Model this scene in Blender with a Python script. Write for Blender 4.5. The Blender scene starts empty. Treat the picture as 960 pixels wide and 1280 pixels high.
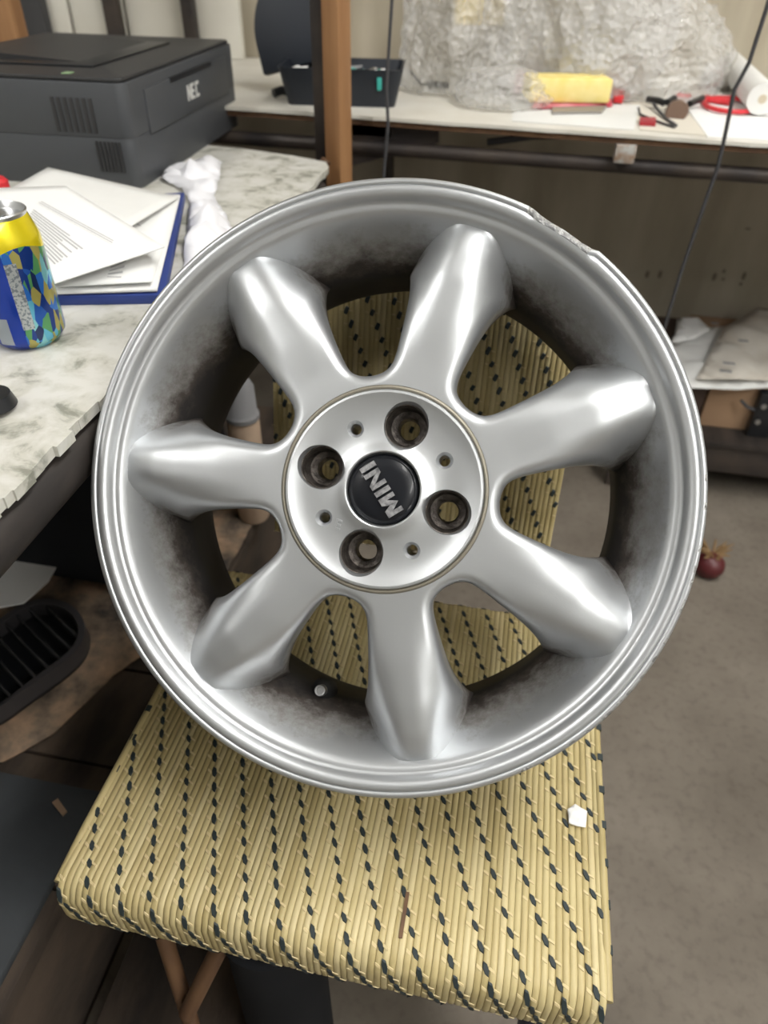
import bpy, bmesh, math, random
import numpy as np
from mathutils import Vector, Matrix, noise
from mathutils.geometry import delaunay_2d_cdt
S = bpy.context.scene
COL = S.collection
random.seed(5)
R = math.radians
PI = math.pi

# ------------------------------------------------------------------ camera, light, exposure
FOC, PITCH, HEAD, CAMZ = 900.0, R(39), R(10), 1.06
FWD = Vector((-math.sin(HEAD) * math.cos(PITCH), math.cos(HEAD) * math.cos(PITCH), -math.sin(PITCH)))
_r0 = Vector((math.cos(HEAD), math.sin(HEAD), 0)); _u0 = _r0.cross(FWD)
_s = .0225; _c = math.sqrt(1 - _s * _s)
RIGHT = _r0 * _c + _u0 * _s
UP = _r0 * -_s + _u0 * _c
CAM = Vector((0, 0, CAMZ))
cd = bpy.data.cameras.new('camera'); cam = bpy.data.objects.new('camera', cd); COL.objects.link(cam)
cam.matrix_world = Matrix(((RIGHT.x, UP.x, -FWD.x, CAM.x), (RIGHT.y, UP.y, -FWD.y, CAM.y), (RIGHT.z, UP.z, -FWD.z, CAM.z), (0, 0, 0, 1)))
cd.sensor_fit = 'VERTICAL'; cd.sensor_height = 36; cd.lens = 36 * FOC / 1280
cd.clip_start = .02
cd.dof.use_dof = True; cd.dof.focus_distance = .55; cd.dof.aperture_fstop = 6.0
S.camera = cam
S.view_settings.view_transform = 'Standard'; S.view_settings.look = 'None'
S.view_settings.gamma = 1; S.view_settings.use_curve_mapping = False
S.view_settings.exposure = 0.05
world = bpy.data.worlds.new('world'); S.world = world; world.use_nodes = True
world.node_tree.nodes['Background'].inputs[0].default_value = (.9, .95, 1, 1)
world.node_tree.nodes['Background'].inputs[1].default_value = .3
# overhead workshop light, then two unseen fill lights added: (x, y, length x, length y, emission)
LIGHTS = [(.75, .60, .40, 1.5, 24.0), (-1.6, -.5, .40, 1.6, 17.0), (2.0, -1.1, .50, 1.9, 25.0)]
CEIL = 2.75

def at(x, y, Z=None, Y=None):
    d = RIGHT * ((x - 480) / FOC) - UP * ((y - 640) / FOC) + FWD
    t = (Z - CAMZ) / d.z if Z is not None else Y / d.y
    return CAM + d * t

# ------------------------------------------------------------------ materials
MATS = {}
def nt(m): return m.node_tree.nodes, m.node_tree.links
def mat(name, col, rough=.6, metal=0.0, col2=None, scale=8, stretch=(1, 1, 1), lo=.35, hi=.65, bump=0.0, bscale=60, spec=.5, coat=0.0, detail=4, alpha=1.0, trans=0.0):
    m = bpy.data.materials.new(name); m.use_nodes = True
    N, L = nt(m); b = N['Principled BSDF']
    b.inputs['Base Color'].default_value = (*col, 1); b.inputs['Roughness'].default_value = rough
    b.inputs['Metallic'].default_value = metal; b.inputs['Specular IOR Level'].default_value = spec
    b.inputs['Coat Weight'].default_value = coat; b.inputs['Alpha'].default_value = alpha
    b.inputs['Transmission Weight'].default_value = trans
    tc = N.new('ShaderNodeTexCoord'); mp = N.new('ShaderNodeMapping'); mp.inputs['Scale'].default_value = stretch
    L.new(tc.outputs['Object'], mp.inputs[0])
    if col2:
        n = N.new('ShaderNodeTexNoise'); n.inputs['Scale'].default_value = scale; n.inputs['Detail'].default_value = detail
        r = N.new('ShaderNodeValToRGB'); r.color_ramp.elements[0].position = lo; r.color_ramp.elements[1].position = hi
        r.color_ramp.elements[0].color = (*col, 1); r.color_ramp.elements[1].color = (*col2, 1)
        L.new(mp.outputs[0], n.inputs[0]); L.new(n.outputs[0], r.inputs[0]); L.new(r.outputs[0], b.inputs['Base Color'])
    if bump:
        n2 = N.new('ShaderNodeTexNoise'); n2.inputs['Scale'].default_value = bscale; n2.inputs['Detail'].default_value = 5
        bp = N.new('ShaderNodeBump'); bp.inputs['Strength'].default_value = bump; bp.inputs['Distance'].default_value = .003
        L.new(mp.outputs[0], n2.inputs[0]); L.new(n2.outputs[0], bp.inputs['Height']); L.new(bp.outputs[0], b.inputs['Normal'])
    MATS[name] = m
    return m
def emis(name, col, s):
    m = bpy.data.materials.new(name); m.use_nodes = True; b = m.node_tree.nodes['Principled BSDF']
    b.inputs['Base Color'].default_value = (*col, 1)
    b.inputs['Emission Color'].default_value = (*col, 1); b.inputs['Emission Strength'].default_value = s
    return m

M_wall = mat('wall_paint', (.37, .325, .245), .8, col2=(.50, .45, .355), scale=3, stretch=(3, 3, .7), bump=.25, bscale=30)
M_room = mat('room_paint', (.50, .50, .48), .9)
M_ceil = mat('ceiling_paint', (.62, .62, .61), .9)
M_white = mat('white_board', (.74, .72, .65), .6, col2=(.6, .57, .5), scale=3)
M_steel = mat('dark_steel', (.035, .03, .03), .5, .3, col2=(.07, .055, .045), scale=12)
M_pipe = mat('pipe', (.022, .018, .016), .62, .2, col2=(.055, .043, .036), scale=30, stretch=(1, .3, 1), bump=.3)
M_orange = mat('orange_wood', (.27, .13, .052), .55, col2=(.38, .20, .088), scale=6, stretch=(6, 6, .6), bump=.2)
M_braun = mat('dark_brown_wood', (.10, .05, .025), .6, col2=(.16, .085, .04), scale=8, stretch=(5, 5, .6))
M_plank = mat('grimy_shaded_plank', (.020, .015, .012), .85, col2=(.085, .060, .042), scale=9, stretch=(2, .7, 1), bump=.5)  # dirty wood, its colour darkened further to stand in for shadow beside the seat
M_printer = mat('printer_grey', (.058, .062, .068), .5, bump=.1, bscale=400)
M_printer2 = mat('printer_dark', (.028, .028, .029), .5)
M_black = mat('black_plastic', (.012, .013, .015), .35)
M_blackm = mat('black_matte', (.006, .007, .009), .85, col2=(.011, .012, .015), scale=6, spec=.25)
M_case = mat('case_black', (.012, .016, .024), .5)
M_teal = mat('teal_plastic', (.05, .42, .36), .4)
M_paper = mat('paper', (.80, .80, .79), .8)
M_paper2 = mat('paper_grey', (.68, .68, .66), .8, col2=(.76, .76, .74), scale=6)
M_ink = mat('ink', (.42, .42, .43), .8)
M_inkd = mat('ink_dark', (.18, .18, .19), .8)
M_blue = mat('blue_plastic', (.022, .045, .21), .45)
M_tissue = mat('white_plastic_bag', (.80, .80, .84), .35)
M_red = mat('red_handle', (.62, .03, .04), .4)
M_pink = mat('pink_packet', (.72, .28, .30), .5, col2=(.5, .05, .08), scale=22)
M_yellow = mat('yellow_foam', (.82, .66, .20), .8, col2=(.88, .74, .32), scale=30, bump=.4)
M_cable = mat('cable', (.05, .05, .054), .6)
M_silver = mat('silver_metal', (.6, .61, .62), .3, 1)
M_card = mat('cardboard', (.30, .185, .11), .85, col2=(.37, .235, .14), scale=4)
M_capgrey = mat('cap_grey', (.25, .25, .26), .5)
M_beige = mat('beige_can', (.50, .37, .27), .5)
M_navy = mat('navy_paint', (.015, .022, .05), .5)
M_tag = mat('knob_red', (.085, .012, .014), .45)
M_gold = mat('frayed_gold', (.20, .12, .05), .6)
M_glow = emis('lamp_diffuser', (1, .985, .95), 1)

# marble print cover
def marble():
    m = mat('marble_print', (.62, .61, .56), .38)
    N, L = nt(m); b = N['Principled BSDF']; tc = N.new('ShaderNodeTexCoord')
    n = N.new('ShaderNodeTexNoise'); n.inputs['Scale'].default_value = 30; n.inputs['Detail'].default_value = 7; n.inputs['Distortion'].default_value = .35; n.inputs['Roughness'].default_value = .6
    r = N.new('ShaderNodeValToRGB'); e = r.color_ramp.elements
    e[0].position = .36; e[0].color = (.24, .24, .20, 1); e[1].position = .60; e[1].color = (.60, .59, .55, 1)
    x = e.new(.46); x.color = (.50, .49, .435, 1)
    L.new(tc.outputs['Object'], n.inputs[0]); L.new(n.outputs[0], r.inputs[0]); L.new(r.outputs[0], b.inputs['Base Color'])
    return m
M_marble = marble()

def floor_mat():
    m = mat('concrete', (.2, .18, .15), .75)
    N, L = nt(m); b = N['Principled BSDF']; tc = N.new('ShaderNodeTexCoord')
    n = N.new('ShaderNodeTexNoise'); n.inputs['Scale'].default_value = 5; n.inputs['Detail'].default_value = 9; n.inputs['Roughness'].default_value = .6
    r = N.new('ShaderNodeValToRGB'); e = r.color_ramp.elements
    e[0].position = .32; e[0].color = (.120, .100, .078, 1); e[1].position = .68; e[1].color = (.195, .168, .135, 1)
    n2 = N.new('ShaderNodeTexNoise'); n2.inputs['Scale'].default_value = 70; n2.inputs['Detail'].default_value = 4
    r2 = N.new('ShaderNodeValToRGB'); r2.color_ramp.elements[0].position = .3; r2.color_ramp.elements[0].color = (.82, .81, .8, 1); r2.color_ramp.elements[1].position = .5
    mx = N.new('ShaderNodeMix'); mx.data_type = 'RGBA'; mx.blend_type = 'MULTIPLY'; mx.inputs[0].default_value = 1
    L.new(tc.outputs['Object'], n.inputs[0]); L.new(tc.outputs['Object'], n2.inputs[0]); L.new(n.outputs[0], r.inputs[0]); L.new(n2.outputs[0], r2.inputs[0])
    L.new(r.outputs[0], mx.inputs[6]); L.new(r2.outputs[0], mx.inputs[7]); L.new(mx.outputs[2], b.inputs['Base Color'])
    bp = N.new('ShaderNodeBump'); bp.inputs['Strength'].default_value = .12; bp.inputs['Distance'].default_value = .003
    L.new(n2.outputs[0], bp.inputs['Height']); L.new(bp.outputs[0], b.inputs['Normal'])
    return m
M_floor = floor_mat()

# silver wheel paint; brake dust lives deep in the barrel (wheel's own coordinates)
def alloy(name, dust):
    m = mat(name, (.53, .545, .56), .43, .88, coat=.10)
    N, L = nt(m); b = N['Principled BSDF']; b.inputs['Coat Roughness'].default_value = .2
    tc = N.new('ShaderNodeTexCoord')
    n0 = N.new('ShaderNodeTexNoise'); n0.inputs['Scale'].default_value = 900; n0.inputs['Detail'].default_value = 1
    bp = N.new('ShaderNodeBump'); bp.inputs['Strength'].default_value = .05; bp.inputs['Distance'].default_value = .0005
    L.new(tc.outputs['Object'], n0.inputs[0]); L.new(n0.outputs[0], bp.inputs['Height']); L.new(bp.outputs[0], b.inputs['Normal'])
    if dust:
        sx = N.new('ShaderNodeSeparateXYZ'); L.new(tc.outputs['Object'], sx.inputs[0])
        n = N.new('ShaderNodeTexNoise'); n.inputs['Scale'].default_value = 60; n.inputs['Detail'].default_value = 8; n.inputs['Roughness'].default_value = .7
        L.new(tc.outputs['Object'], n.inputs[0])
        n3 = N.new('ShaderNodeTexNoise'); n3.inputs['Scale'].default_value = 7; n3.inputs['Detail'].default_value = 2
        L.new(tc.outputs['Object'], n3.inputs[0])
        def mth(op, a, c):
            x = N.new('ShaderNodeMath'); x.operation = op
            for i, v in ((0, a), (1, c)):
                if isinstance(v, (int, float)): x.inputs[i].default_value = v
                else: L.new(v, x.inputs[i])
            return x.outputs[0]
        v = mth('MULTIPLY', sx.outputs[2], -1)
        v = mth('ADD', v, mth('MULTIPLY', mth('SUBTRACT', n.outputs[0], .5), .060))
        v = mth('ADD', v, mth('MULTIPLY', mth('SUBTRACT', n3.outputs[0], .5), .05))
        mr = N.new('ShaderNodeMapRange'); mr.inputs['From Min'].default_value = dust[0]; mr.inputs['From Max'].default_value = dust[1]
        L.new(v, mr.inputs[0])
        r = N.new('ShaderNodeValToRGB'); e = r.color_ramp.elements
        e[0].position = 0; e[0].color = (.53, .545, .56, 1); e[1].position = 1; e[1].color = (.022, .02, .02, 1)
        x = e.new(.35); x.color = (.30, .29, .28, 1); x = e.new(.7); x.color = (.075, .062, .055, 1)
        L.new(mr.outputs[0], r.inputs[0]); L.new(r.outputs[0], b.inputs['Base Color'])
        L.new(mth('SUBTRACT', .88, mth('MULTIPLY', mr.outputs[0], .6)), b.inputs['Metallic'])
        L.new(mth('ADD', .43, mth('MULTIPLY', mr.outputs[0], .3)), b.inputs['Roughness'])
    return m
M_alloy = alloy('silver_paint', None)
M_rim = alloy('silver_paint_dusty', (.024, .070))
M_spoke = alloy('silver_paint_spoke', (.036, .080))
M_rash = mat('scuffed_alloy', (.30, .30, .30), .55, .9, col2=(.55, .55, .54), scale=260, stretch=(1, 1, 1), bump=1.0, bscale=380)
M_groove = mat('grimy_groove', (.30, .275, .22), .55, .5)
M_bore = mat('dirty_bore', (.055, .048, .043), .5, .75, col2=(.17, .15, .135), scale=160, bump=.5, bscale=300)
M_cap = mat('cap_gloss_black', (.006, .007, .010), .38, coat=.15, spec=.3)
M_letter = mat('brushed_letter', (.20, .20, .21), .5, .7, col2=(.42, .42, .43), scale=300)
M_rubber = mat('rubber', (.012, .012, .012), .6)
# rattan
M_rat = []
for i, (a, b_) in enumerate([((.46, .375, .18), (.58, .49, .26)), ((.43, .345, .16), (.55, .455, .235)), ((.50, .41, .21), (.62, .53, .30)), ((.39, .31, .14), (.51, .42, .21))]):
    M_rat.append(mat('rattan_%d' % i, a, .42, col2=b_, scale=18, stretch=(1, .6, 1), lo=.3, hi=.7, spec=.4))
M_ratb = mat('rattan_core', (.10, .07, .035), .9)
M_knot = mat('stitch_dark', (.018, .028, .030), .6)
M_weft = mat('weft_pale', (.62, .51, .28), .5)

# ------------------------------------------------------------------ mesh helpers
class MB:
    def __init__(s): s.v = []; s.f = []; s.m = []
    def add(s, vs, fs, mi=0):
        o = len(s.v); s.v += [tuple(p) for p in vs]; s.f += [tuple(o + i for i in f) for f in fs]; s.m += [mi] * len(fs); return s
    def box(s, x0, x1, y0, y1, z0, z1, M=None, mi=0):
        vs = [Vector((x, y, z)) for z in (z0, z1) for y in (y0, y1) for x in (x0, x1)]
        if M: vs = [M @ v for v in vs]
        return s.add(vs, [(0, 2, 3, 1), (4, 5, 7, 6), (0, 1, 5, 4), (2, 6, 7, 3), (0, 4, 6, 2), (1, 3, 7, 5)], mi)
    def prism(s, pts, z0, z1, M=None, mi=0):
        n = len(pts); vs = [Vector((p[0], p[1], z0)) for p in pts] + [Vector((p[0], p[1], z1)) for p in pts]
        if M: vs = [M @ v for v in vs]
        return s.add(vs, [tuple(range(n))[::-1], tuple(range(n, 2 * n))] + [(i, (i + 1) % n, n + (i + 1) % n, n + i) for i in range(n)], mi)
    def tube(s, path, r, n=10, mi=0, caps=True):
        path = [Vector(p) for p in path]; rs = r if isinstance(r, (list, tuple)) else [r] * len(path)
        up = None; vs = []; k = len(path)
        for i, p in enumerate(path):
            t = (path[min(i + 1, k - 1)] - path[max(i - 1, 0)]).normalized()
            if up is None:
                up = t.orthogonal().normalized()
            up = (up - t * up.dot(t)).normalized(); w = t.cross(up)
            vs += [p + (up * math.cos(2 * PI * j / n) + w * math.sin(2 * PI * j / n)) * rs[i] for j in range(n)]
        fs = [(i * n + j, i * n + (j + 1) % n, (i + 1) * n + (j + 1) % n, (i + 1) * n + j) for i in range(k - 1) for j in range(n)]
        if caps: fs += [tuple(range(n))[::-1], tuple(range((k - 1) * n, k * n))]
        return s.add(vs, fs, mi)
    def lathe(s, prof, n=48, M=None, mi=0, closed=False, mis=None):
        vs = []; k = len(prof)
        for (r, z) in prof:
            vs += [Vector((r * math.cos(2 * PI * j / n), r * math.sin(2 * PI * j / n), z)) for j in range(n)]
        if M: vs = [M @ v for v in vs]
        o = len(s.v); s.v += [tuple(p) for p in vs]
        for i in range(k if closed else k - 1):
            a = i * n; b = ((i + 1) % k) * n
            for j in range(n):
                s.f.append((o + a + j, o + a + (j + 1) % n, o + b + (j + 1) % n, o + b + j)); s.m.append(mis[i] if mis else mi)
        return s
    def mesh(s, name):
        me = bpy.data.meshes.new(name); me.from_pydata(s.v, [], s.f); me.validate(); me.update(); return me
    def build(s, name, mats, parent=None, smooth=None, bevel=0, bseg=2, weld=True):
        me = bpy.data.meshes.new(name); me.from_pydata(s.v, [], s.f)
        for i, p in enumerate(me.polygons): p.material_index = s.m[i]
        bm = bmesh.new(); bm.from_mesh(me)
        if weld: bmesh.ops.remove_doubles(bm, verts=bm.verts, dist=1e-6)
        bmesh.ops.recalc_face_normals(bm, faces=bm.faces)
        if bevel:
            es = [e for e in bm.edges if len(e.link_faces) == 2 and e.calc_face_angle(0) > R(35)]
            bmesh.ops.bevel(bm, geom=es, offset=bevel, segments=bseg, affect='EDGES', profile=.5)
        bm.to_mesh(me); bm.free()
        o = bpy.data.objects.new(name, me); COL.objects.link(o)
        for m in (mats if isinstance(mats, (list, tuple)) else [mats]): me.materials.append(m)
        if smooth is not None or bevel: shade(me, smooth if smooth is not None else 40)
        if parent: o.parent = parent
        return o
def shade(me, ang):
    me.shade_smooth()
    try: me.set_sharp_from_angle(angle=R(ang))
    except Exception: pass
def tag(o, label=None, cat=None, group=None, kind=None):
    if label: o['label'] = label
    if cat: o['category'] = cat
    if group: o['group'] = group
    if kind: o['kind'] = kind
    return o
def empty(name, loc, label, cat, group=None, rz=0):
    o = bpy.data.objects.new(name, None); COL.objects.link(o); o.location = loc; o.rotation_euler = (0, 0, rz); o.empty_display_size = .05
    return tag(o, label, cat, group)
def crumple(name, pts, z0, hgt, m, seed=1, n=500, freq=14, parent=None, thick=.002, edge=.02, smooth=True, tilt=None, lift=0, ang=50):
    """a crumpled sheet over a polygon (world xy), folds up to hgt above z0"""
    rnd = random.Random(seed)
    P = [Vector((p[0], p[1])) for p in pts]
    def inside(q):
        c = False; j = len(P) - 1
        for i in range(len(P)):
            if (P[i].y > q.y) != (P[j].y > q.y) and q.x < (P[j].x - P[i].x) * (q.y - P[i].y) / (P[j].y - P[i].y) + P[i].x: c = not c
            j = i
        return c
    vs = []; es = []
    L = []
    for i in range(len(P)):
        a, b = P[i], P[(i + 1) % len(P)]; k = max(2, int((b - a).length / .012))
        for q in range(k):
            jt = Vector((rnd.uniform(-1, 1), rnd.uniform(-1, 1))) * .0012 if q else Vector((0, 0))
            L.append(a.lerp(b, q / k) + jt)
    vs = L[:]; es = [(i, (i + 1) % len(L)) for i in range(len(L))]
    x0, x1 = min(p.x for p in P), max(p.x for p in P); y0, y1 = min(p.y for p in P), max(p.y for p in P)
    t = 0
    while t < n:
        q = Vector((rnd.uniform(x0, x1), rnd.uniform(y0, y1))); t += 1
        if inside(q): vs.append(q)
    r = delaunay_2d_cdt(vs, es, [], 1, 1e-5)
    V = []
    for p in r[0]:
        d = min(((p - (a + (b - a) * max(0, min(1, (p - a).dot(b - a) / max(1e-9, (b - a).length_squared))))).length) for a, b in [(P[i], P[(i + 1) % len(P)]) for i in range(len(P))])
        k = min(1, d / edge)
        h = abs(noise.noise(Vector((p.x * freq, p.y * freq, seed * 3.1)))) * 1.6 + .4 * abs(noise.noise(Vector((p.x * freq * 3, p.y * freq * 3, seed))))
        z = z0 + hgt * (.15 + .85 * k) * h + (tilt(p) if tilt else 0)
        V.append((p.x, p.y, z))
    mb = MB(); mb.add(V, [tuple(f) for f in r[2]])
    o = mb.build(name, m, parent, smooth=None)
    sm = o.modifiers.new('t', 'SOLIDIFY'); sm.thickness = thick; sm.offset = 1
    if smooth: shade(o.data, ang)
    return o

# ------------------------------------------------------------------ room shell
def struct(name, mb, m, **k): return tag(mb.build(name, m, **k), kind='structure')
XW0, XW1, YW0, YW1 = -2.6, 2.8, -3.0, 2.05
struct('floor', MB().box(XW0, XW1, YW0, YW1, -.05, 0), M_floor)
struct('wall_back', MB().box(XW0, XW1, YW1, YW1 + .05, 0, CEIL), M_wall)
struct('wall_front', MB().box(XW0, XW1, YW0 - .05, YW0, 0, CEIL), M_room)
struct('wall_left', MB().box(XW0 - .05, XW0, YW0, YW1, 0, CEIL), M_room)
struct('wall_right', MB().box(XW1, XW1 + .05, YW0, YW1, 0, CEIL), M_room)
struct('ceiling', MB().box(XW0, XW1, YW0, YW1, CEIL, CEIL + .05), M_ceil)
for i, (lx, ly, sx, sy, e) in enumerate(LIGHTS):
    nm = ['long ceiling light over the right side of the stool', 'long added fill light over the left of the workshop', 'long added fill light near the right wall behind the photographer'][i]
    t = empty('ceiling_light', (lx, ly, CEIL), nm, 'ceiling light', 'ceiling lights')
    MB().box(-sx / 2 - .02, sx / 2 + .02, -sy / 2 - .02, sy / 2 + .02, -.05, 0).build('housing', M_room, t)
    MB().box(-sx / 2, sx / 2, -sy / 2, sy / 2, -.055, -.0505).build('diffuser', emis('lamp_glow_%d' % i, (1, .985, .95), e), t)

m = MB()
for (x, y, a_, b_) in ((809, 343, 5, 8), (825, 343, 5, 9), (893, 346, 5, 9), (905, 339, 4, 4), (904, 349, 4, 3), (930, 345, 5, 9), (926, 355, 4, 4), (935, 286, 7, 2)):
    p = at(x, y, Y=YW1 - .0008)
    m.add([(p.x + a_ * .0011 * math.cos(t * PI / 5), YW1 - .0008, p.z + b_ * .0013 * math.sin(t * PI / 5)) for t in range(10)], [tuple(range(10))])
o = m.build('scuff_marks', mat('scuff', (.20, .175, .135), .9), weld=False); o.parent = bpy.data.objects['wall_back']; tag(o, kind='stuff')

# ------------------------------------------------------------------ the wheel
AX = (RIGHT * .124 + UP * .010 + FWD * .992).normalized()
HUB = CAM + RIGHT * -.001 + UP * .017 + FWD * .54
WX = (RIGHT - AX * RIGHT.dot(AX)).normalized(); WZ = -AX; WY = WZ.cross(WX)
wheel = empty('alloy_wheel', (0, 0, 0), 'silver seven-spoke alloy car wheel standing on the woven chair seat', 'wheel')
wheel.matrix_world = Matrix(((WX.x, WY.x, WZ.x, HUB.x), (WX.y, WY.y, WZ.y, HUB.y), (WX.z, WY.z, WZ.z, HUB.z), (0, 0, 0, 1))) @ Matrix.Scale(1.012, 4)

# rim: closed lathe profile
inner = [(.2312, -.004), (.2302, -.0012), (.228, 0), (.2262, -.0004), (.2255, -.0016), (.2247, -.0004), (.2225, 0), (.2195, -.0006), (.2175, -.0026), (.2160, -.0062), (.2148, -.0085), (.2132, -.0090), (.2115, -.0092),
         (.2095, -.0104), (.2070, -.0140), (.2040, -.0195), (.2005, -.0265), (.1970, -.0340), (.1935, -.0425), (.1903, -.0510), (.1875, -.0595), (.1853, -.0675), (.1838, -.0745), (.1830, -.0800), (.1828, -.0840), (.1832, -.0900), (.1845, -.103), (.1862, -.116), (.1885, -.130), (.190, -.146), (.1935, -.160), (.1965, -.170), (.1982, -.178)]
outer = [(.203, -.1815), (.2265, -.1825), (.2285, -.180), (.2285, -.176), (.226, -.174), (.2165, -.170), (.2145, -.150), (.2125, -.145), (.199, -.128), (.197, -.122), (.197, -.098), (.2005, -.088), (.2135, -.070), (.2155, -.065), (.2165, -.022), (.226, -.0155), (.2305, -.0135), (.2318, -.010)]
mb = MB(); NR = 288
mb.lathe(inner + outer, NR, closed=True)
prof = inner + outer; K = len(prof)
A0, A1 = R(48), R(62)
for i, (r_, z_) in enumerate(prof):
    if r_ < .2215 or z_ < -.02: continue
    for j in range(NR):
        a = 2 * PI * j / NR; x, y, z = mb.v[i * NR + j]
        def sc(dr, dz):
            k = (r_ - dr) / r_; mb.v[i * NR + j] = (x * k, y * k, z - dz)
        if A0 < a < A1:
            e = min(1, (a - A0) / R(1), (A1 - a) / R(3))
            if r_ > .2245: sc(e * (.0022 + .0010 * noise.noise(Vector((a * 60, i, 0)))), e * (.0022 + .0012 * noise.noise(Vector((a * 90, i * 2, 3)))))
        elif a > R(285) or a < R(12):
            if r_ > .229: sc(.0004 * abs(noise.noise(Vector((a * 120, 0, 0)))), .0004 * noise.noise(Vector((a * 150, 5, 0))))
for fi, f in enumerate(mb.f):
    i = f[0] // NR; j = f[0] % NR; a = 2 * PI * j / NR
    rr = prof[i][0]
    if i < 5 or i >= K - 3:
        if A0 < a < A1 - R(.5) and rr > .2245: mb.m[fi] = 1
        elif (a > R(292) or a < R(5)) and (i < 2 or i >= K - 3): mb.m[fi] = 1 if noise.noise(Vector((a * 30, 1, 0))) > .08 else 0
rim = mb.build('rim', [M_rim, M_rash], wheel, smooth=50)

# one spoke
SEC = PI / 7
WIN = [(.0868, 0), (.0872, .0045), (.0882, .0080), (.0900, .0115), (.0930, .0150), (.0975, .0180), (.103, .0205), (.110, .0230), (.118, .0256), (.128, .0288), (.140, .0322), (.152, .0350), (.163, .0362), (.173, .0357), (.182, .0345), (.190, .0370), (.199, .0440), (.2060, .052)]
def smooth_poly(pts, it=2):
    for _ in range(it):
        q = [pts[0]]
        for a, b in zip(pts, pts[1:]): q += [a.lerp(b, .25), a.lerp(b, .75)]
        q.append(pts[-1]); pts = q
    return pts
# window edge on the +theta side of the spoke: the window's centre line is at +SEC
wpts = smooth_poly([Vector((math.cos(SEC) * math.sqrt(max(0, r * r - w * w)) + math.sin(SEC) * w, math.sin(SEC) * math.sqrt(max(0, r * r - w * w)) - math.cos(SEC) * w)) for r, w in WIN])
wl = [(a, b) for a, b in zip(wpts, wpts[1:])]
def dwin(p):
    q = Vector((p.x, abs(p.y))); best = 9
    for a, b in wl:
        ab = b - a; t = max(0, min(1, (q - a).dot(ab) / ab.length_squared)); d = (q - (a + ab * t)).length
        if d < best: best = d
    return best
R0 = .0782
Bc = [Vector((math.cos(SEC), math.sin(SEC))) * (R0 + (.0868 - R0) * i / 4) for i in range(4)] + wpts
def resample(pts, n, pw=1.0):
    L = [0]
    for a, b in zip(pts, pts[1:]): L.append(L[-1] + (b - a).length)
    out = []; j = 0
    for i in range(n + 1):
        s = L[-1] * (i / n) ** pw
        while j < len(L) - 2 and L[j + 1] < s: j += 1
        k = (s - L[j]) / max(1e-9, L[j + 1] - L[j]); out.append(pts[j].lerp(pts[j + 1], max(0, min(1, k))))
    return out
NV, NU = 84, 22
B = resample(Bc, NV, 1.15)
def lerpt(tab, x):
    if x <= tab[0][0]: return tab[0][1]
    for (a, va), (b, vb) in zip(tab, tab[1:]):
        if x <= b:
            t = (x - a) / (b - a); t = t * t * (3 - 2 * t); return va + (vb - va) * t
    return tab[-1][1]
ZC = [(.078, -.0040), (.10, -.0040), (.13, -.0028), (.165, -.0030), (.185, -.0058), (.197, -.0092), (.2045, -.0120), (.2085, -.0140), (.212, -.0200)]
BOWL = sorted([(r_, z_) for r_, z_ in inner if .1828 < r_ < .2116 and z_ > -.085])
HW = [(.08, .034), (.12, .034), (.15, .0372), (.168, .0415), (.178, .0445), (.183, .0450), (.189, .0400), (.195, .0335), (.200, .0265), (.2045, .0195), (.2075, .0130), (.2095, .0065), (.2105, .0040), (.214, .003)]
def lint(tab, x):
    if x <= tab[0][0]: return tab[0][1]
    for (a, va), (b, vb) in zip(tab, tab[1:]):
        if x <= b: return va + (vb - va) * (x - a) / (b - a)
    return tab[-1][1]
KC = [(.085, 0), (.105, .0035), (.125, .0095), (.145, .0190), (.16, .030), (.172, .044)]
RG = np.linspace(.07, .22, 601)
def table(tab, sig):
    v = np.interp(RG, [a for a, _ in tab], [b for _, b in tab]); k = np.exp(-.5 * (np.arange(-60, 61) * .00025 / sig) ** 2); k /= k.sum()
    return np.convolve(np.pad(v, 60, mode='edge'), k, mode='valid')
T_Z = table(ZC, .003); T_H = table(HW, .0015); T_B = table(BOWL, .0002)
T_D = table(KC + [(r_, float(np.interp(r_, RG, T_Z)) - lint(BOWL, r_)) for r_ in (.184, .188, .192, .196, .200, .204, .208, .211)], .003)
RO = .0085
G0 = (math.sqrt(1.06) - math.sqrt(.06)) ** 1.8
def zspoke(p):
    r = p.length; f = lambda T: float(np.interp(r, RG, T))
    y = abs(p.y); d = dwin(p)
    roll = RO - math.sqrt(max(0, RO * RO - (RO - d) ** 2)) if d < RO else 0
    q = y / f(T_H); D = f(T_D)
    g = (math.sqrt(q * q + .06) - math.sqrt(.06)) ** 1.8 / G0 if q < 1 else 1 + (q - 1) * 2.0
    z = f(T_Z) - roll - D * g
    if r > .185 and q > 1: z = min(z, f(T_B) - .0005 - (q - 1) * .02)
    if r > .2095: z = min(z, f(T_B) - .001)
    return max(z, -.085)
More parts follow.
